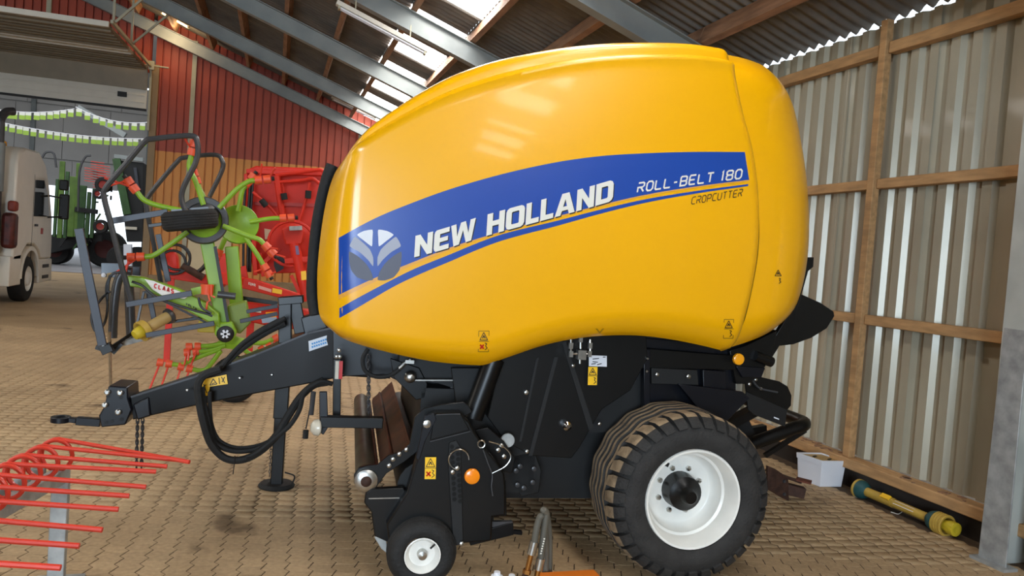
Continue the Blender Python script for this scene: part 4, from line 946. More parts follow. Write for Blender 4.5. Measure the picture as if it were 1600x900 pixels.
# rotors
def tine(mb, p, q): mb.tube([p, Vector(p).lerp(Vector(q), .5), q], .010, 6)
def rotor(name_c, Y, r, arms, ring, nrm=Vector((.08, -1, .12))):
    c = on_y(*name_c, Y); n = nrm.normalized()
    dish = tf(MB().lathe([(-.09, .0), (-.08, r*.6), (-.06, r), (-.02, r), (-.005, r*.97), (-.03, r*.7), (-.05, r*.3), (-.05, 0)], c, n, 36), 'rotor_dish', GREEN)
    if ring:
        tf(MB().lathe([(-.02, r*.74), (.01, r*.76), (.012, r*.98), (-.01, r*1.03), (-.03, r*1.03)], c, n, 36, caps=False), 'rotor_ring', GREY, dish)
        tf(MB().lathe([(.03, 0), (.02, r*.3), (-.02, r*.62)], c+Vector((0, 0, .07)), n, 30), 'rotor_cover', GREY, dish)
    for path, t_ in arms:
        P = smooth_path([on_y(x, y, Y-.04) for x, y in path], 6); a_ = tf(MB().tube(P, .026, 9), 'tine_arm', GREEN)
        e = P[-1]; d = (P[-1]-P[-3]).normalized()
        for k in (0, 1):
            h = e+d*(.02+.085*k-.02); tf(MB().lathe([(0, .0), (0, .042), (.07, .046), (.07, 0)], h, d, 12), 'tine_holder', ORANGE, a_)
        tf(MB().lathe([(0, 0), (0, .022), (.03, .022), (.03, 0)], e+d*.165, d, 8), 'arm_end', INK, a_)
        for k, tp in enumerate(t_):
            mb = MB(); h = e+d*(.05+.085*(k % 2)); tine(mb, h, on_y(*tp, Y-.12)); tf(mb, 'tine', TINE, a_)
rotor((318, 344), 8.35, .235, [([(318, 320), (306, 285), (296, 262), (299, 243)], [(283, 208), (302, 214)]), ([(290, 330), (250, 322), (226, 313), (214, 300)], [(163, 278), (172, 290)]),
      ([(294, 362), (262, 385), (240, 399), (226, 401)], [(178, 428), (196, 426)]), ([(342, 325), (370, 296), (388, 284), (398, 282)], [(409, 256), (430, 262)]), ([(348, 353), (385, 368), (404, 374), (412, 381)], [(434, 389), (446, 402)])], True)
rotor((373, 350), 8.95, .215, [([(372, 330), (378, 300), (384, 290)], []), ([(390, 347), (420, 342), (437, 341)], []), ([(382, 370), (400, 395), (411, 413)], [(397, 425), (430, 425)]), ([(352, 372), (344, 390)], []), ([(318, 308), (312, 296), (309, 288)], [(303, 262)])], False)
lowr = on_y(368, 535, 8.75)
tf(MB().lathe([(-.05, 0), (-.05, .17), (.0, .19), (.04, .10), (.07, 0)], lowr, (0, 0, 1), 28), 'rotor_dish', GREEN)
for path, t_ in (([(352, 536), (330, 540), (314, 541)], [(302, 562), (294, 564)]), ([(352, 540), (330, 547), (311, 549)], [(298, 572), (288, 570)]), ([(345, 545), (300, 562), (284, 570), (269, 569)], [(252, 604), (233, 610)]), ([(345, 548), (325, 574), (314, 579), (301, 577)], [(288, 602), (274, 604)]), ([(385, 535), (410, 536), (427, 530)], [(420, 555)]), ([(380, 545), (392, 553), (405, 548)], [])):
    P = smooth_path([on_y(x, y, 8.6) for x, y in path], 5); a_ = tf(MB().tube(P, .024, 8), 'tine_arm', GREEN); e = P[-1]; d = (P[-1]-P[-3]).normalized()
    for k in (0, 1): tf(MB().lathe([(0, .0), (0, .038), (.06, .042), (.06, 0)], e+d*(.085*k), d, 12), 'tine_holder', ORANGE, a_)
    for k, tp in enumerate(t_):
        mb = MB(); tine(mb, e+d*(.03+.085*(k % 2)), on_y(*tp, 8.5)); tf(mb, 'tine', TINE, a_)
mb = MB(); h_ = on_y(323, 452, 8.25); mb.tube([h_, on_y(328, 470, 8.25), on_y(324, 472, 8.25), on_y(322, 485, 8.25)], .010, 6).tube([h_, on_y(330, 445, 8.25), on_y(330, 462, 8.25), on_y(336, 465, 8.25)], .010, 6); tf(mb, 'tine', ORANGE)
tf(MB().lathe([(0, 0), (0, .06), (.10, .065), (.10, 0)], on_y(323, 460, 8.3), (0, 0, 1), 12), 'tine_holder', ORANGE)
tf(MB().bar(on_y(300, 456, 8.3), on_y(318, 452, 8.3), .06, .07), 'arm_stub', GREEN)
# wheels
def small_wheel(c, ax, r, wd, hubm, parent_f, nm='support_wheel'):
    t = parent_f(MB().lathe([(-wd*.35, r*.5), (-wd*.5, r*.62), (-wd*.5, r*.84), (-wd*.38, r*.97), (-wd*.2, r), (wd*.2, r), (wd*.38, r*.97), (wd*.5, r*.84), (wd*.5, r*.62), (wd*.35, r*.5)], c, ax, 36, caps=False), nm, RUBBER)
    ax = Vector(ax).normalized(); e1 = ax.orthogonal().normalized(); e2 = ax.cross(e1)
    for k in range(5): parent_f(MB().tube([Vector(c)+ax*(wd*(k-2)*.13)+(e1*cos(q)+e2*sin(q))*r*.995 for q in [2*pi*i/32 for i in range(32)]], r*.02, 5, closed=True), 'tread_rib', RUBBER, t)
    parent_f(MB().lathe([(-wd*.36, 0), (-wd*.30, r*.2), (-wd*.2, r*.4), (-wd*.37, r*.52)], c, ax, 24, caps=False), 'wheel_disc', hubm, t)
    return t
small_wheel(on_y(297, 344, 8.05), (-.17, -.03, 1), .255, .19, RED, tf)
wc = on_z(364, 629, 0); small_wheel((wc.x, wc.y+.05, .25), (.1, 1, 0), .25, .17, RED, tf)
tf(MB().bar((wc.x, wc.y+.05, .25), lowr, .05, .06), 'wheel_leg', GREEN)
tf(MB().bar(on_y(268, 331, 8.1), on_y(326, 326, 8.1), .03, .04), 'wheel_fork', GREY)
# drive shaft guard of the tedder
sA, sB = on_y(228, 514, 8.2), on_y(262, 495, 8.35); dd = (sA-sB).normalized()
tf(MB().cyl(sB, sA, .055, 14), 'shaft_tube', BUFF); tf(MB().lathe([(-.03, .05), (.0, .10), (.06, .104), (.06, .088), (.01, .05)], sA, dd, 20, caps=False), 'shaft_collar', MUSTARD)
tf(MB().lathe([(.0, .05), (.03, .062), (.10, .058), (.13, .045), (.14, .0)], sA+dd*.0, dd, 14), 'shaft_yoke', YCAP); tf(MB().lathe([(0, .0), (0, .075), (.03, .08), (.05, .06), (.05, 0)], sB, -dd, 18), 'shaft_collar', GREY)
# lamp board
lb = tf(yplate([(158, 411), (189, 412), (189, 434), (158, 433)], 8.6, .04), 'lamp_board', mat('lamp_board', (122, 136, 152), .4, var=.2), bevel=.006)
tf(MB().lathe([(-.02, 0), (-.015, .02), (0, .024)], on_y(162, 430, 8.58), AX, 12), 'lamp', PLASW, lb); tf(yplate([(167, 427), (174, 426), (174, 433), (167, 433)], 8.57, .02), 'lamp', BUFF, lb)
tf(yplate([(190, 415), (219, 417), (219, 431), (190, 428)], 8.75, .04), 'lamp_board', SLATE, bevel=.006)
# ---- red mower conditioner behind the tedder
rm = thing('mower', 'bright red mower folded upright against the ochre and red sheet wall', 'mower', (.1, 12, 0))
def rf_(mb, name, m, parent=None, bevel=0): return fin(mb, name, m, parent or rm, rm, bevel)
deckp = rf_(yplate([(383, 275), (388, 264), (400, 259), (500, 263), (540, 270), (540, 425), (396, 428), (388, 380)], 12.2, .10), 'folded_deck', RED, bevel=.02)
rf_(MB().bar(on_y(385, 268, 12.1), on_y(525, 272, 12.1), .14, .07).bar(on_y(384, 272, 12.1), on_y(390, 420, 12.1), .14, .05), 'deck_rim', RED, deckp, bevel=.01)
rf_(MB().bar(on_y(395, 318, 12.18), on_y(540, 322, 12.18), .02, .05), 'deck_rib', mat('dark_red', (176, 40, 30), .45), deckp)
for px, r in (([(430, 274), (470, 269), (500, 265), (506, 270)], .025), ([(428, 285), (470, 282), (488, 279), (500, 287)], .025), ([(432, 275), (437, 310), (443, 345)], .045), ([(395, 300), (420, 322), (437, 342)], .022), ([(484, 285), (480, 305), (468, 345)], .022), ([(441, 285), (445, 310)], .012)):
    rf_(MB().tube(smooth_path([on_y(x, y, 11.9) for x, y in px], 4), r, 8), 'brace_tube', RED)
for a_, b_ in (((408, 312), (416, 322)), ((443, 302), (445, 312)), ((482, 298), (481, 310))): rf_(MB().tube([on_y(*a_, 11.85), on_y(*b_, 11.85)], .045, 10), 'rubber_boot', RUBBER)
mb = MB(); c_ = on_y(456, 381, 11.7); mb.tube([c_+Vector((cos(q), .0, sin(q)))*.33 for q in [2*pi*i/32 for i in range(32)]], .022, 6, closed=True); rf_(mb, 'guard_ring', RED)
rf_(MB().lathe([(0, 0), (-.02, .2), (.03, .31), (.05, .0)], c_+Vector((0, .1, 0)), AX, 28), 'disc_cover', RED)
rf_(yplate([(440, 358), (452, 350), (470, 352), (476, 362), (472, 382), (446, 383)], 11.45, .2), 'gear_head', RED, bevel=.02); rf_(MB().bar(on_y(452, 357, 11.4), on_y(472, 356, 11.4), .06, .06), 'head_plate', GALV)
rf_(MB().cyl(on_y(459, 380, 11.5), on_y(480, 470, 11.5), .075, 12), 'swing_post', RED)
rf_(MB().bar(on_y(445, 408, 11.5), on_y(482, 404, 11.5), .08, .07).bar(on_y(455, 430, 11.5), on_y(470, 462, 11.5), .06, .05), 'post_clamp', RED)
rf_(yplate([(461, 384), (466, 384), (468, 398), (463, 398)], 11.42, .01), 'post_label', mat('violet_label', (120, 100, 140), .5)); rf_(yplate([(470, 424), (478, 423), (479, 437), (471, 438)], 11.42, .01), 'post_sticker', STICK)
rf_(yplate([(413, 357), (424, 359), (426, 373), (414, 374)], 12.18, .01), 'deck_label', mat('cream_label', (226, 206, 170), .6), deckp)
rf_(yplate([(428, 393), (442, 388), (446, 405), (443, 420), (432, 426), (428, 415)], 11.8, .04), 'cover_plate', INK)
rf_(MB().bar(on_y(410, 412, 11.8), on_y(438, 388, 11.8), .06, .06).bar(on_y(395, 345, 11.9), on_y(399, 430, 11.9), .05, .06).bar(on_y(405, 395, 11.9), on_y(412, 432, 11.9), .05, .06), 'link_arm', RED, bevel=.006)
for x in (381, 388, 392): rf_(MB().tube([on_y(x+3, 285, 11.9), on_y(x, 330, 11.9), on_y(x-1, 425, 11.9)], .018, 6), 'hydraulic_line', INK)
arm = rf_(yplate([(374, 433), (400, 437), (470, 460), (470, 475), (440, 466), (376, 450)], 11.2, .12), 'swing_arm', RED, bevel=.012)
yword('KUHN', (388, 445), (399, 448), 5, 3.4, .8, 1.1, 11.19, WHITE, arm, .1, rm)
rf_(yplate([(404, 446), (424, 452), (424, 457), (404, 451)], 11.19, .008), 'arm_label', mat('pink_label', (230, 170, 160), .5), arm); rf_(yplate([(426, 450), (441, 453), (440, 460), (425, 457)], 11.19, .008), 'arm_sticker', STICK, arm)
rf_(yplate([(252, 392), (262, 384), (272, 393), (277, 402), (279, 432), (262, 434)], 11.6, .2), 'headstock', RED, bevel=.015)
rf_(MB().bar(on_y(268, 428, 11.5), on_y(352, 441, 11.4), .14, .13).bar(on_y(330, 430, 11.4), on_y(380, 442, 11.2), .14, .15), 'cross_beam', RED, bevel=.012)
rf_(yplate([(340, 400), (352, 395), (362, 415), (360, 436), (338, 436)], 11.3, .2), 'gear_box', RED, bevel=.02); rf_(yplate([(372, 418), (384, 415), (388, 436), (372, 436)], 11.4, .1), 'bracket', RED, bevel=.01)
rf_(MB().cyl(on_y(284, 415, 11.3), on_y(318, 434, 11.3), .05, 10), 'drive_shaft', RUST)
mb = MB()
for (x, y, r) in ((272, 405, .20), (276, 402, .17), (270, 410, .16)):
    c_ = on_y(x, y, 11.3); mb.tube([c_+Vector((cos(q), .1*sin(q*2), sin(q)))*r for q in [2*pi*i/24 for i in range(24)]], .018, 6, closed=True)
rf_(mb, 'hose_coil', INK); rf_(MB().tube(smooth_path([on_y(x, y, 11.3) for x, y in ((305, 428), (318, 418), (330, 400))], 5), .03, 8), 'hose', INK)
low = rf_(yplate([(385, 472), (430, 478), (520, 490), (520, 520), (430, 512), (385, 502)], 11.5, .3), 'lower_deck', RED, bevel=.02); rf_(yplate([(395, 482), (408, 484), (408, 489), (395, 487)], 11.49, .01), 'deck_label', WHITE, low)
for x in (392, 505):
    p = on_y(x, 500, 11.65); rf_(MB().bar((p.x, p.y, p.z), (p.x, p.y, .0), .10, .10), 'parking_leg', RED)
p = on_y(268, 430, 11.6); rf_(MB().bar(p, (p.x, p.y, 0), .08, .08), 'parking_leg', RED)
rf_(yplate([(408, 497), (432, 496), (434, 503), (410, 505)], 11.2, .1), 'tool_tray', mat('pale_blue_tray', (150, 176, 206), .5))
rf_(yplate([(415, 488), (432, 487), (432, 496), (416, 497)], 11.25, .05), 'side_reflector', AMBER)
# ---- white lorry standing in the doorway
TY = 20.0
tr = thing('lorry', 'cream white lorry cab with an upright exhaust stack standing in the big doorway', 'lorry', (-6.55, TY, 0))
def trf(mb, name, m, parent=None, bevel=0): return fin(mb, name, m, parent or tr, tr, bevel)
XS = -5.3
def xp(px, off=0.0): return [on_x(x, y, XS+off) for x, y in px]
cab_prof = [(18.75, .95), (18.75, 3.05), (18.9, 3.28), (19.3, 3.42), (20.3, 3.44), (20.85, 3.2), (21.2, 2.75), (21.6, 1.95), (21.68, 1.3), (21.68, .95), (20.75, .95), (20.6, 1.15), (20.2, 1.3), (19.7, 1.3), (19.35, 1.1), (19.28, .95)]
cab = trf(MB().prism([(XS, y, z) for y, z in cab_prof], (-2.5, 0, 0)), 'cab', TRUCKW, bevel=.05)
win = trf(MB().prism([(XS+.004, y, z) for y, z in ((20.05, 1.95), (20.05, 2.78), (20.75, 2.82), (21.1, 2.5), (21.32, 1.98))], (-.03, 0, 0)), 'side_window', GLASSD, cab)
trf(MB().prism([(XS+.002, y, z) for y, z in ((19.98, .98), (20.0, 2.9), (20.02, 2.9), (20.0, .98))], (-.01, 0, 0)), 'door_gap', INK, cab)
trf(MB().box((XS+.01, 20.25, 1.75), (.03, .2, .05)), 'door_handle', INK, cab)
trf(MB().box((XS+.005, 20.75, 1.62), (.01, .16, .14)), 'door_mark', mat('door_mark_red', (180, 60, 60), .5), cab)
trf(MB().prism([(XS-.2, 21.0, 3.0), (XS-.2, 21.4, 2.75), (XS-.2, 21.4, 2.82), (XS-.2, 21.0, 3.12)], (-2.1, 0, 0)), 'sun_visor', INK, cab)
def tw(y, X=XS):
    c = Vector((X-.02, y, .52)); t = trf(MB().lathe([(.05, .28), (.0, .31), (-.0, .42), (.03, .50), (.08, .52), (.26, .52), (.30, .5), (.3, .28)], c, (-1, 0, 0), 36, caps=False), 'tyre', RUBBER)
    trf(MB().lathe([(.03, .29), (.01, .28), (.05, .25), (.08, .17), (.0, .15), (-.02, .1), (-.02, 0)], c, (-1, 0, 0), 28, caps=False), 'wheel_disc', CREAM, t)
tw(20.0); tw(16.1)
trf(MB().prism([(XS+.01, 20.0+.62*cos(q), .55+.62*sin(q)) for q in [pi*k/12 for k in range(13)]]+[(XS+.01, 20.0+.72*cos(q), .55+.72*sin(q)) for q in [pi-pi*k/12 for k in range(13)]], (-.35, 0, 0)), 'wheel_arch', TRUCKW, cab)
trf(MB().prism([(XS, y, z) for y, z in ((18.55, .42), (18.55, 1.05), (19.3, 1.1), (19.32, .42))], (-.35, 0, 0)), 'step_panel', TRUCKW, bevel=.02)
bp_ = trf(MB().prism([(XS, y, z) for y, z in ((20.7, .38), (20.72, .95), (21.75, .95), (21.8, .4))], (-2.5, 0, 0)), 'bumper', TRUCKW, bevel=.03)
for zz in (.52, .78): trf(MB().box((XS+.004, 21.2, zz), (.02, .5, .08)), 'step', INK, bp_)
trf(MB().box((XS-.9, 17.2, .78), (.5, 5.4, .3)).box((XS-1.7, 17.2, .78), (.5, 5.4, .3)), 'chassis_rail', INK)
trf(MB().tube(smooth_path([(XS-.25, 18.42, .9), (XS-.25, 18.42, 3.6), (XS-.25, 18.40, 3.85), (XS-.2, 18.55, 4.05), (XS-.1, 18.68, 4.10)], 5), .085, 12), 'exhaust_stack', GREY)
trf(MB().cyl((XS-.25, 18.42, 2.4), (XS-.25, 18.42, 3.4), .11, 14), 'heat_shield', GALVD)
trf(MB().box((XS-.45, 18.05, 2.0), (.5, .55, 1.6)), 'air_filter_box', mat('grey_green_box', (96, 92, 78), .6, var=.2), bevel=.04)
trf(MB().box((XS-.05, 18.62, 1.60), (.25, .36, .75)), 'red_tank', mat('dull_red_tank', (104, 40, 30), .5, var=.5, vscale=6, col2=(50, 26, 22)), bevel=.08); trf(MB().box((XS-.02, 18.66, 2.12), (.16, .26, .22)), 'cap_cover', mat('dusty_red', (150, 66, 50), .6, var=.3), bevel=.05)
trf(MB().lathe([(0, 0), (0, .09), (.16, .08), (.2, 0)], on_x(4, 232, XS-.9), (0, 0, 1), 16), 'beacon', AMBER); bq = on_x(4, 232, XS-.9); trf(MB().bar((bq.x, bq.y, bq.z-.8), bq, .05, .05), 'beacon_post', INK)
trf(MB().box((XS+.28, 21.45, 2.25), (.22, .10, .62)).box((XS+.26, 21.42, 2.78), (.20, .1, .26)), 'mirror', INK, bevel=.03); trf(MB().bar((XS-.1, 21.2, 2.5), (XS+.28, 21.45, 2.45), .04, .04).bar((XS-.1, 21.1, 1.95), (XS+.28, 21.45, 2.0), .04, .04), 'mirror_arm', INK)
# ---- machines in the next hall
MGREEN = mat('mid_green_paint', (84, 116, 36), .5, var=.3, vscale=3)
hr = thing('folded_hay_rake', 'dark green hay machine with upright folded arms and red wheels beyond the door', 'rake', (-9, 38, 0))
def hf(mb, name, m, parent=None, bevel=0): return fin(mb, name, m, parent or hr, hr, bevel)
for (x, y0, y1, w_, m) in ((96, 252, 372, .20, MGREEN), (88, 280, 370, .12, DGREEN), (104, 268, 372, .14, DGREEN), (113, 276, 370, .26, MGREEN), (121, 255, 370, .15, MGREEN), (128, 290, 372, .3, DGREEN), (138, 300, 372, .16, DGREEN), (146, 295, 372, .16, DGREEN)):
    hf(MB().bar(on_y(x+2, y0, 38), on_y(x-3, y1, 38), .15, w_), 'upright_arm', m, bevel=.02)
for px in ([(122, 330), (124, 270), (133, 246), (142, 243)], [(66, 246), (72, 238), (84, 240), (88, 262)], [(174, 300), (175, 280), (180, 265)]): hf(MB().tube(smooth_path([on_y(x, y, 37.5) for x, y in px], 5), .045, 6), 'guard_tube', GREY)
mb = MB()
for (x0, y0, n_) in ((137, 262, 6), (147, 252, 8), (156, 258, 8), (150, 268, 7)):
    for k in range(n_): mb.bar(on_y(x0-5, y0+k*4, 37.4), on_y(x0+16, y0+k*4+3, 37.4), .02, .03)
hf(mb, 'tine_comb', TINE)
for (x, y, r, w_) in ((162, 289, .34, .3), (154, 303, .22, .4), (158, 354, .30, .4)):
    c_ = on_y(x, y, 37.2); t = hf(MB().lathe([(-w_/2, r*.55), (-w_/2, r*.9), (-w_*.3, r), (w_*.3, r), (w_/2, r*.9), (w_/2, r*.5)], c_, AX, 24, caps=False), 'support_wheel', RUBBER); hf(MB().lathe([(-w_/2, 0), (-w_*.45, r*.3), (-w_*.52, r*.5)], c_, AX, 20, caps=False), 'wheel_disc', mat('dull_red_disc', (140, 40, 30), .6), t)
for (x, r, w_) in ((167, .85, .9), (90, .62, .9)):
    c_ = on_y(x, 380, 40); c_.z = r; t = hf(MB().lathe([(-w_/2, r*.5), (-w_/2, r*.9), (-w_*.4, r), (w_*.4, r), (w_/2, r*.9), (w_/2, r*.5)], c_, AX, 28, caps=False), 'big_tyre', RUBBER)
    hf(MB().lathe([(-w_*.3, 0), (-w_*.4, r*.52)], c_, AX, 20, caps=False), 'wheel_disc', mat('deep_red_disc', (78, 24, 20), .6), t)
hf(yplate([(70, 372), (82, 366), (130, 368), (140, 374), (137, 384), (112, 388), (80, 396), (70, 392)], 39, .8), 'machine_frame', BLACK2, bevel=.03)
hf(MB().bar(on_y(92, 385, 38), on_y(132, 327, 38), .12, .14).bar(on_y(118, 327, 38), on_y(152, 331, 38), .3, .2).bar(on_y(100, 370, 38.4), on_y(160, 372, 38.4), .3, .3), 'drawbar', BLACK2)
for k in range(26): 
    x = random.uniform(118, 182); y = random.uniform(300, 384); hf(MB().bar(on_y(x, y, 38.2), on_y(x+random.uniform(-10, 10), y+random.uniform(-14, 14), 38.2), .06, .07), 'linkage', random.choice([DGREEN, BLACK2, MGREEN, BLACK2]))
fw = thing('forage_wagon', 'tall black and green machine body standing just left of the door jamb beyond the door', 'wagon', (-7, 37, 0))
def ff_(mb, name, m, parent=None, bevel=0): return fin(mb, name, m, parent or fw, fw, bevel)
bd = ff_(yplate([(182, 250), (224, 254), (224, 378), (198, 378)], 36.5, 2.0), 'body', BLACK2, bevel=.03)
ff_(MB().bar(on_y(182, 248, 36.4), on_y(199, 335, 36.4), .2, .30), 'edge_panel', DGREEN, bd); ff_(MB().bar(on_y(179, 244, 36.4), on_y(224, 250, 36.4), .2, .16), 'top_rail', GALVD, bd)
ff_(MB().bar(on_y(211, 262, 36.4), on_y(216, 300, 36.4), .06, .12), 'latch', SLATE, bd)
for x in (190, 216):
    c_ = on_y(x, 385, 37.2); c_.z = .55; ff_(MB().lathe([(-.25, .0), (-.25, .5), (-.2, .55), (.2, .55), (.25, .5), (.25, 0)], c_, AX, 24), 'tyre', RUBBER)
ff_(MB().bar((on_y(202, 400, 36).x, 36, 0), (on_y(200, 378, 36).x, 36, 1.2), .25, .3), 'stand', PLASW)
ff_(MB().bar(on_y(196, 356, 36.4), on_y(214, 357, 36.4), .1, .12), 'lamp_strip', CLEAR, bd)
# ---- bunting across the next hall
def bunting(a_, b_, n, label):
    A_, B_ = on_y(*a_, 33), on_y(*b_, 33); t = thing('bunting', label, 'bunting', A_, 0, 'flag strings in the next hall')
    mb = MB(); pts = [A_.lerp(B_, k/20)-Vector((0, 0, .25*4*(k/20)*(1-k/20))) for k in range(21)]; mb.tube(pts, .012, 5); fin(mb, 'cord', PLASW, t, t)
    for k in range(n):
        f = (k+.5)/n; p = A_.lerp(B_, f)-Vector((0, 0, .25*4*f*(1-f))); tl = random.uniform(-.03, .03)
        mb = MB(); mb.mi = 0; mb.box(p+Vector((tl, 0, -.06)), (.19, .008, .12)); mb.mi = 1; mb.box(p+Vector((tl, 0, -.20)), (.19, .008, .16)); fin(mb, 'flag', [FLAGW, FLAGG], t, t)
bunting((-60, 158), (116, 170), 16, 'string of lime and white flags, the upper one on the left')
bunting((118, 167), (240, 190), 10, 'string of lime and white flags sloping down to the door jamb')
bunting((-60, 176), (240, 217), 26, 'long lower string of lime and white flags above the green machines')
struct(MB().bar(on_y(122, 168, 40), on_y(196, 212, 40), .3, .25).build('trim_2', GALVD))
# ---- galvanised rack of red spring tines in the foreground
pf = on_z(84, 905); rk = thing('tine_rack', 'galvanised frame carrying a row of red coil spring tines on the left', 'tine rack', (pf.x, pf.y, 0))
def kf(mb, name, m, parent=None, bevel=0): return fin(mb, name, m, parent or rk, rk, bevel)
RZ = .56; ra, rb2 = on_z(96, 742, RZ), on_z(-40, 818, RZ); rd = (rb2-ra).normalized(); rend = ra+rd*1.5
kf(MB().bar(ra-rd*.03, rend, .06, .07), 'top_rail', GALV, bevel=.004)
kf(MB().bar((ra.x, ra.y, 0), (ra.x, ra.y, RZ-.03), .075, .05), 'post', GALV, bevel=.004)
kf(MB().bar((rend.x, rend.y, 0), (rend.x, rend.y, RZ-.03), .075, .05), 'post', GALV, bevel=.004)
kf(MB().box((ra.x, ra.y, .006), (.22, .22, .012)), 'foot_plate', GALV); kf(MB().box((rend.x, rend.y, .006), (.22, .22, .012)), 'foot_plate', GALV)
starts = [(92, 686), (69, 697), (41, 711), (15, 725), (-12, 741), (-42, 758), (-78, 778), (-120, 803), (-170, 832), (-228, 866)]
ends = [(296, 722), (278, 719), (261, 729), (244, 737), (228, 761), (202, 775), (185, 796), (160, 828), (124, 853), (95, 887)]
for k, (s_, e) in enumerate(zip(starts, ends)):
    zt = RZ+.185; S = on_z(*s_, zt); E_ = on_z(*e, zt-.045); d = (E_-S); d.normalize(); R_ = .075; axis = Vector((rd.x, rd.y, 0)).normalized(); fw_ = Vector((d.x, d.y, 0)); fw_ = (fw_-axis*fw_.dot(axis)).normalized(); C_ = S-Vector((0, 0, R_)); pts = [E_, E_.lerp(S, .5)]
    for j in range(29):
        q = pi/2+2*pi*1.25*j/28; pts.append(C_+fw_*(R_*cos(q))+Vector((0, 0, R_*sin(q)))+axis*(.028*j/28))
    pts.append(pts[-1]+Vector((0, 0, -.06))-fw_*.0)
    o = kf(MB().tube(pts, .0105, 8), 'spring_tine', TINE)
    q_ = pts[-1]; kf(MB().box((q_.x, q_.y, RZ+.0), (.05, .05, .09), Matrix.Rotation(atan2(rd.y, rd.x), 3, 'Z')), 'clamp', GALV)
# ---- hydraulic hoses on an orange beam at the bottom of the picture
hy = 3.62; ob = thing('hydraulic_hose_block', 'orange beam end with two grey hydraulic hoses bent upright in front of the baler', 'hose', (on_y(850, 900, hy).x, hy, 0))
def of(mb, name, m, parent=None, bevel=0): return fin(mb, name, m, parent or ob, ob, bevel)
x0_, x1_ = on_y(770, 898, hy).x, on_y(934, 898, hy).x; zt_ = on_y(900, 897, hy).z
of(MB().box(((x0_+x1_)/2+.12, hy, zt_/2-.0), (x1_-x0_-.24, .10, zt_)), 'beam', mat('orange_beam', (224, 120, 30), .45, var=.15), bevel=.008)
of(MB().box((x0_+.12, hy, zt_/2-.02), (.26, .08, zt_-.04)), 'mounting_bar', GALVD)
for px in ((777, 893), (800, 898)): p = on_y(*px, hy); of(MB().lathe([(0, 0), (0, .03), (.03, .03), (.035, .018), (.05, .016), (.05, 0)], (p.x, hy, p.z-.05), (0, 0, 1), 12), 'cap', PLASW)
HOSEG = mat('hose_grey', (88, 84, 74), .6, var=.15)
h1 = [(845, 872), (848, 845), (852, 815), (853, 802), (849, 797), (854, 803, .10), (858, 840, .12), (858, 905, .13)]; h2 = [(835, 847), (838, 828), (842, 812), (846, 806), (850, 815, .06), (853, 850, .09), (852, 905, .10)]
for hh in (h1, h2): of(MB().tube(smooth_path([on_y(p[0], p[1], hy-.02+(p[2] if len(p) > 2 else 0)) for p in hh], 6), .0175, 10), 'hose', HOSEG)
for (a_, b_) in (((845, 872), (841, 890)), ((835, 846), (830, 866))):
    A_, B_ = on_y(*a_, hy-.02), on_y(*b_, hy-.02); of(MB().cyl(A_, B_, .022, 12), 'ferrule', STEEL)
    C_ = B_+(B_-A_)*1.2; of(MB().cyl(B_, C_, .014, 10).lathe([(0, .0), (0, .022), (.02, .022), (.02, 0)], C_, (B_-A_), 6), 'brass_fitting', mat('brass', (176, 120, 60), .35, .9, var=.3)); of(MB().cyl(C_, (C_.x-.005, hy, zt_-.01), .018, 8), 'stem', RUST)
mb = MB()
for k in range(7):
    p = on_y(849-k*.9+1.5, 842+k*3.8, hy-.0385); mb.box(p, (.008, .002, .007))
of(mb, 'hose_print', WHITE)
# ---- white tub by the wall
cn, cl, cr_ = on_z(1281, 761), on_z(1245, 747.5), on_z(1316, 761); e1, e2 = cl-cn, cr_-cn
tb = thing('plastic_tub', 'white rectangular plastic tub with sand coloured top standing by the wall sill', 'tub', cn)
def tbf(mb, name, m, parent=None, bevel=0): return fin(mb, name, m, parent or tb, tb, bevel)
Hh = .235; cc = cn+e1*.5+e2*.5
def quad_at(z, k): return [cc+(e1*.5*i+e2*.5*j)*k+Vector((0, 0, z)) for i, j in ((-1, -1), (1, -1), (1, 1), (-1, 1))]
mb = MB(); q0, q1, q2, q3 = quad_at(0, .96), quad_at(Hh, 1.08), quad_at(Hh, 1.02), quad_at(.02, .92); vs = q0+q1+q2+q3; fs = [(0, 1, 2, 3)]
for b_ in (0, 4, 8): fs += [(b_+i, b_+(i+1) % 4, b_+4+(i+1) % 4, b_+4+i) for i in range(4)]
mb.add(vs, fs+[(12, 13, 14, 15)]); tbf(mb, 'body', PLASW, bevel=.008)
mb = MB(); q0, q1, q2, q3 = quad_at(Hh-.045, 1.10), quad_at(Hh, 1.13), quad_at(Hh, 1.02), quad_at(Hh-.045, 1.04); vs = q0+q1+q2+q3; fs = []
for b_ in (0, 4, 8): fs += [(b_+i, b_+(i+1) % 4, b_+4+(i+1) % 4, b_+4+i) for i in range(4)]
mb.add(vs, fs); tbf(mb, 'rim', PLASW, bevel=.004)
mb = MB(); q = quad_at(Hh-.012, 1.04); mb.add(q, [(0, 1, 2, 3)]); ld = tbf(mb, 'top_board', BUFF)
for (i, j) in ((.3, -.3), (-.4, .3)): tbf(MB().box(cc+e1*.5*i+e2*.5*j+Vector((0, 0, Hh-.008)), (.06, .02, .006), Matrix.Rotation(.6, 3, 'Z')), 'scrap', INK, ld)
tbf(MB().tube(smooth_path([cc+e2*.54+e1*.3+Vector((0, 0, .19)), cc+e2*.60+e1*.05+Vector((0, 0, .12)), cc+e2*.62-e1*.15+Vector((0, 0, .08))], 4), .005, 6), 'wire_handle', INK)
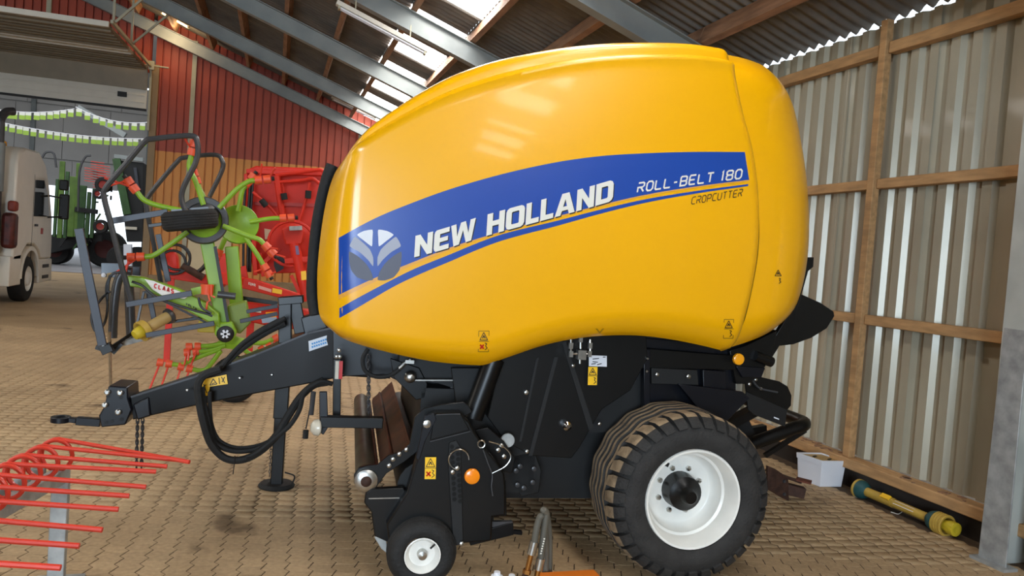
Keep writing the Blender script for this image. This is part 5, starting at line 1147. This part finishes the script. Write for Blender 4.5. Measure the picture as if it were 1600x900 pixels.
# ---- drive shaft lying on the floor
s0, s1 = on_z(1349, 766, .07), on_z(1459, 813, .07); sd = (s1-s0).normalized()
ps = thing('drive_shaft', 'mustard yellow drive shaft lying on the pavers along the wall', 'drive shaft', ((s0+s1)/2).to_tuple()[:2]+(0,))
def pf_(mb, name, m, parent=None, bevel=0): return fin(mb, name, m, parent or ps, ps, bevel)
pf_(MB().cyl(s0, s0.lerp(s1, .45), .038, 16), 'outer_tube', MUSTARD); pf_(MB().cyl(s0.lerp(s1, .43), s1, .034, 16), 'inner_tube', MUSTARD)
for a_, sg in ((s0, -1), (s1, 1)):
    pf_(MB().lathe([(-.05, .04), (-.02, .065), (.015, .078), (.03, .078), (.03, .05)], a_, sd*sg, 24, caps=False), 'collar', TEAL)
    rr2 = [(.03, .070)]
    for k in range(4): rr2 += [(.035+k*.024, .080), (.050+k*.024, .080), (.053+k*.024, .072)]
    rr2 = rr2 if sg > 0 else [(.03, .07), (.035, .08), (.055, .08), (.06, .07)]
    bl = pf_(MB().lathe(rr2+([(.13, .074), (.125, .062), (.03, .05)] if sg > 0 else [(.06, .02)]), a_, sd*sg, 24, caps=False), 'guard_cone', MUSTARD)
    if sg < 0: bl.scale = (1, 1, 1); continue
    pf_(MB().lathe([(.03, .0), (.03, .04), (.12, .042), (.15, .052), (.20, .05), (.205, .03), (.20, .02)], a_, sd*sg, 14), 'yoke', YCAP)
pf_(MB().bar(s0.lerp(s1, .36)-sd*.06+Vector((-.02, -.02, .030)), s0.lerp(s1, .36)+sd*.03+Vector((-.02, -.02, .030)), .04, .02, (-.5, -.5, .6)), 'yellow_label', STICK)
pf_(MB().bar(s0.lerp(s1, .46)+Vector((-.024, -.024, .018)), s0.lerp(s1, .74)+Vector((-.024, -.024, .018)), .03, .004, (-.6, -.6, .5)), 'paper_label', WHITE)
pf_(MB().lathe([(0, 0), (0, .05), (.06, .02), (.07, 0)], on_z(1342, 776, 0), (0, 0, 1), 8), 'plastic_bag', mat('clear_bag', (196, 190, 176), .2)); pf_(MB().tube(smooth_path([on_z(1400, 788, .08), on_z(1412, 795, .02), on_z(1404, 803, .0), on_z(1392, 800, .0)], 5), .003, 5), 'string', WHITE)
# ---- rusty hitch bracket behind the wheel
hp = on_z(1236, 783); hb = thing('hitch_bracket', 'rusty brown hitch bracket with square tube just behind the big wheel', 'bracket', hp)
def hbf(mb, name, m, parent=None, bevel=0): return fin(mb, name, m, parent or hb, hb, bevel)
hy2 = hp.y
hbf(yplate([(1200, 728), (1212, 733), (1232, 747), (1233, 783), (1222, 778), (1200, 765)], hy2, .03), 'side_plate', RUST, bevel=.004)
hbf(MB().bar(on_y(1225, 762, hy2+.08), on_y(1256, 770, hy2+.02), .08, .085), 'square_tube', RUST, bevel=.004)
hbf(MB().bar(on_y(1200, 736, hy2+.1), on_y(1248, 752, hy2+.08), .09, .02), 'top_plate', RUST, bevel=.003); hbf(MB().bar(on_y(1244, 748, hy2+.08), on_y(1268, 754, hy2), .10, .015), 'tab', mat('rust_red', (110, 56, 36), .7, .2, var=.4, vscale=15), bevel=.003)
for p in ((1225, 752), (1225, 772)): hbf(MB().lathe([(-.012, 0), (-.012, .012), (0, .014)], on_y(*p, hy2), AX, 8), 'bolt', GREY)
# ---- lamps under the roof
def tube_lamp(a_, b_, Y, label, lit, col):
    A_, B_ = on_y(*a_, Y), on_y(*b_, Y); t = thing('fluorescent_lamp', label, 'lamp', (A_+B_)/2)
    fin(MB().bar(A_, B_, .11, .06), 'housing', LIGHTP, t, t, .006); d = (B_-A_).normalized()
    m = mat('lit_tube', (255, 214, 150), .4, emit=9.0) if lit else PLASW
    for s_ in (-.03, .03): fin(MB().cyl(A_+d*.05+Vector((0, s_, -.05)), B_-d*.05+Vector((0, s_, -.05)), .014, 8), 'tube', m, t, t)
    for p in (A_+d*.04, B_-d*.04): fin(MB().box(p+Vector((0, 0, -.045)), (.03, .1, .05)), 'socket', GREYTRIM, t, t)
    mb = MB()
    for p in (A_.lerp(B_, .2), A_.lerp(B_, .8)): mb.bar(p, p+Vector((0, 0, .22)), .015, .015)
    fin(mb, 'hanger', GREYTRIM, t, t)
    return t
tube_lamp((526, 4), (668, 80), 10.45, 'long unlit fluorescent lamp hanging below the middle rafter', False, None)
tube_lamp((518, 151), (588, 184), 19.6, 'unlit fluorescent lamp near the low end of the gable roof', False, None)
tl = tube_lamp((250, 15), (297, 41), 19.7, 'lit warm fluorescent lamp high in front of the red gable', True, None)
lp = bpy.data.lights.new('tube_glow', 'POINT'); lp.energy = 60; lp.color = (1, .72, .4); lp.shadow_soft_size = .4; lo_ = bpy.data.objects.new('tube_glow', lp); COL.objects.link(lo_); lo_.parent = tl; lo_.location = (0, 0, -.25)
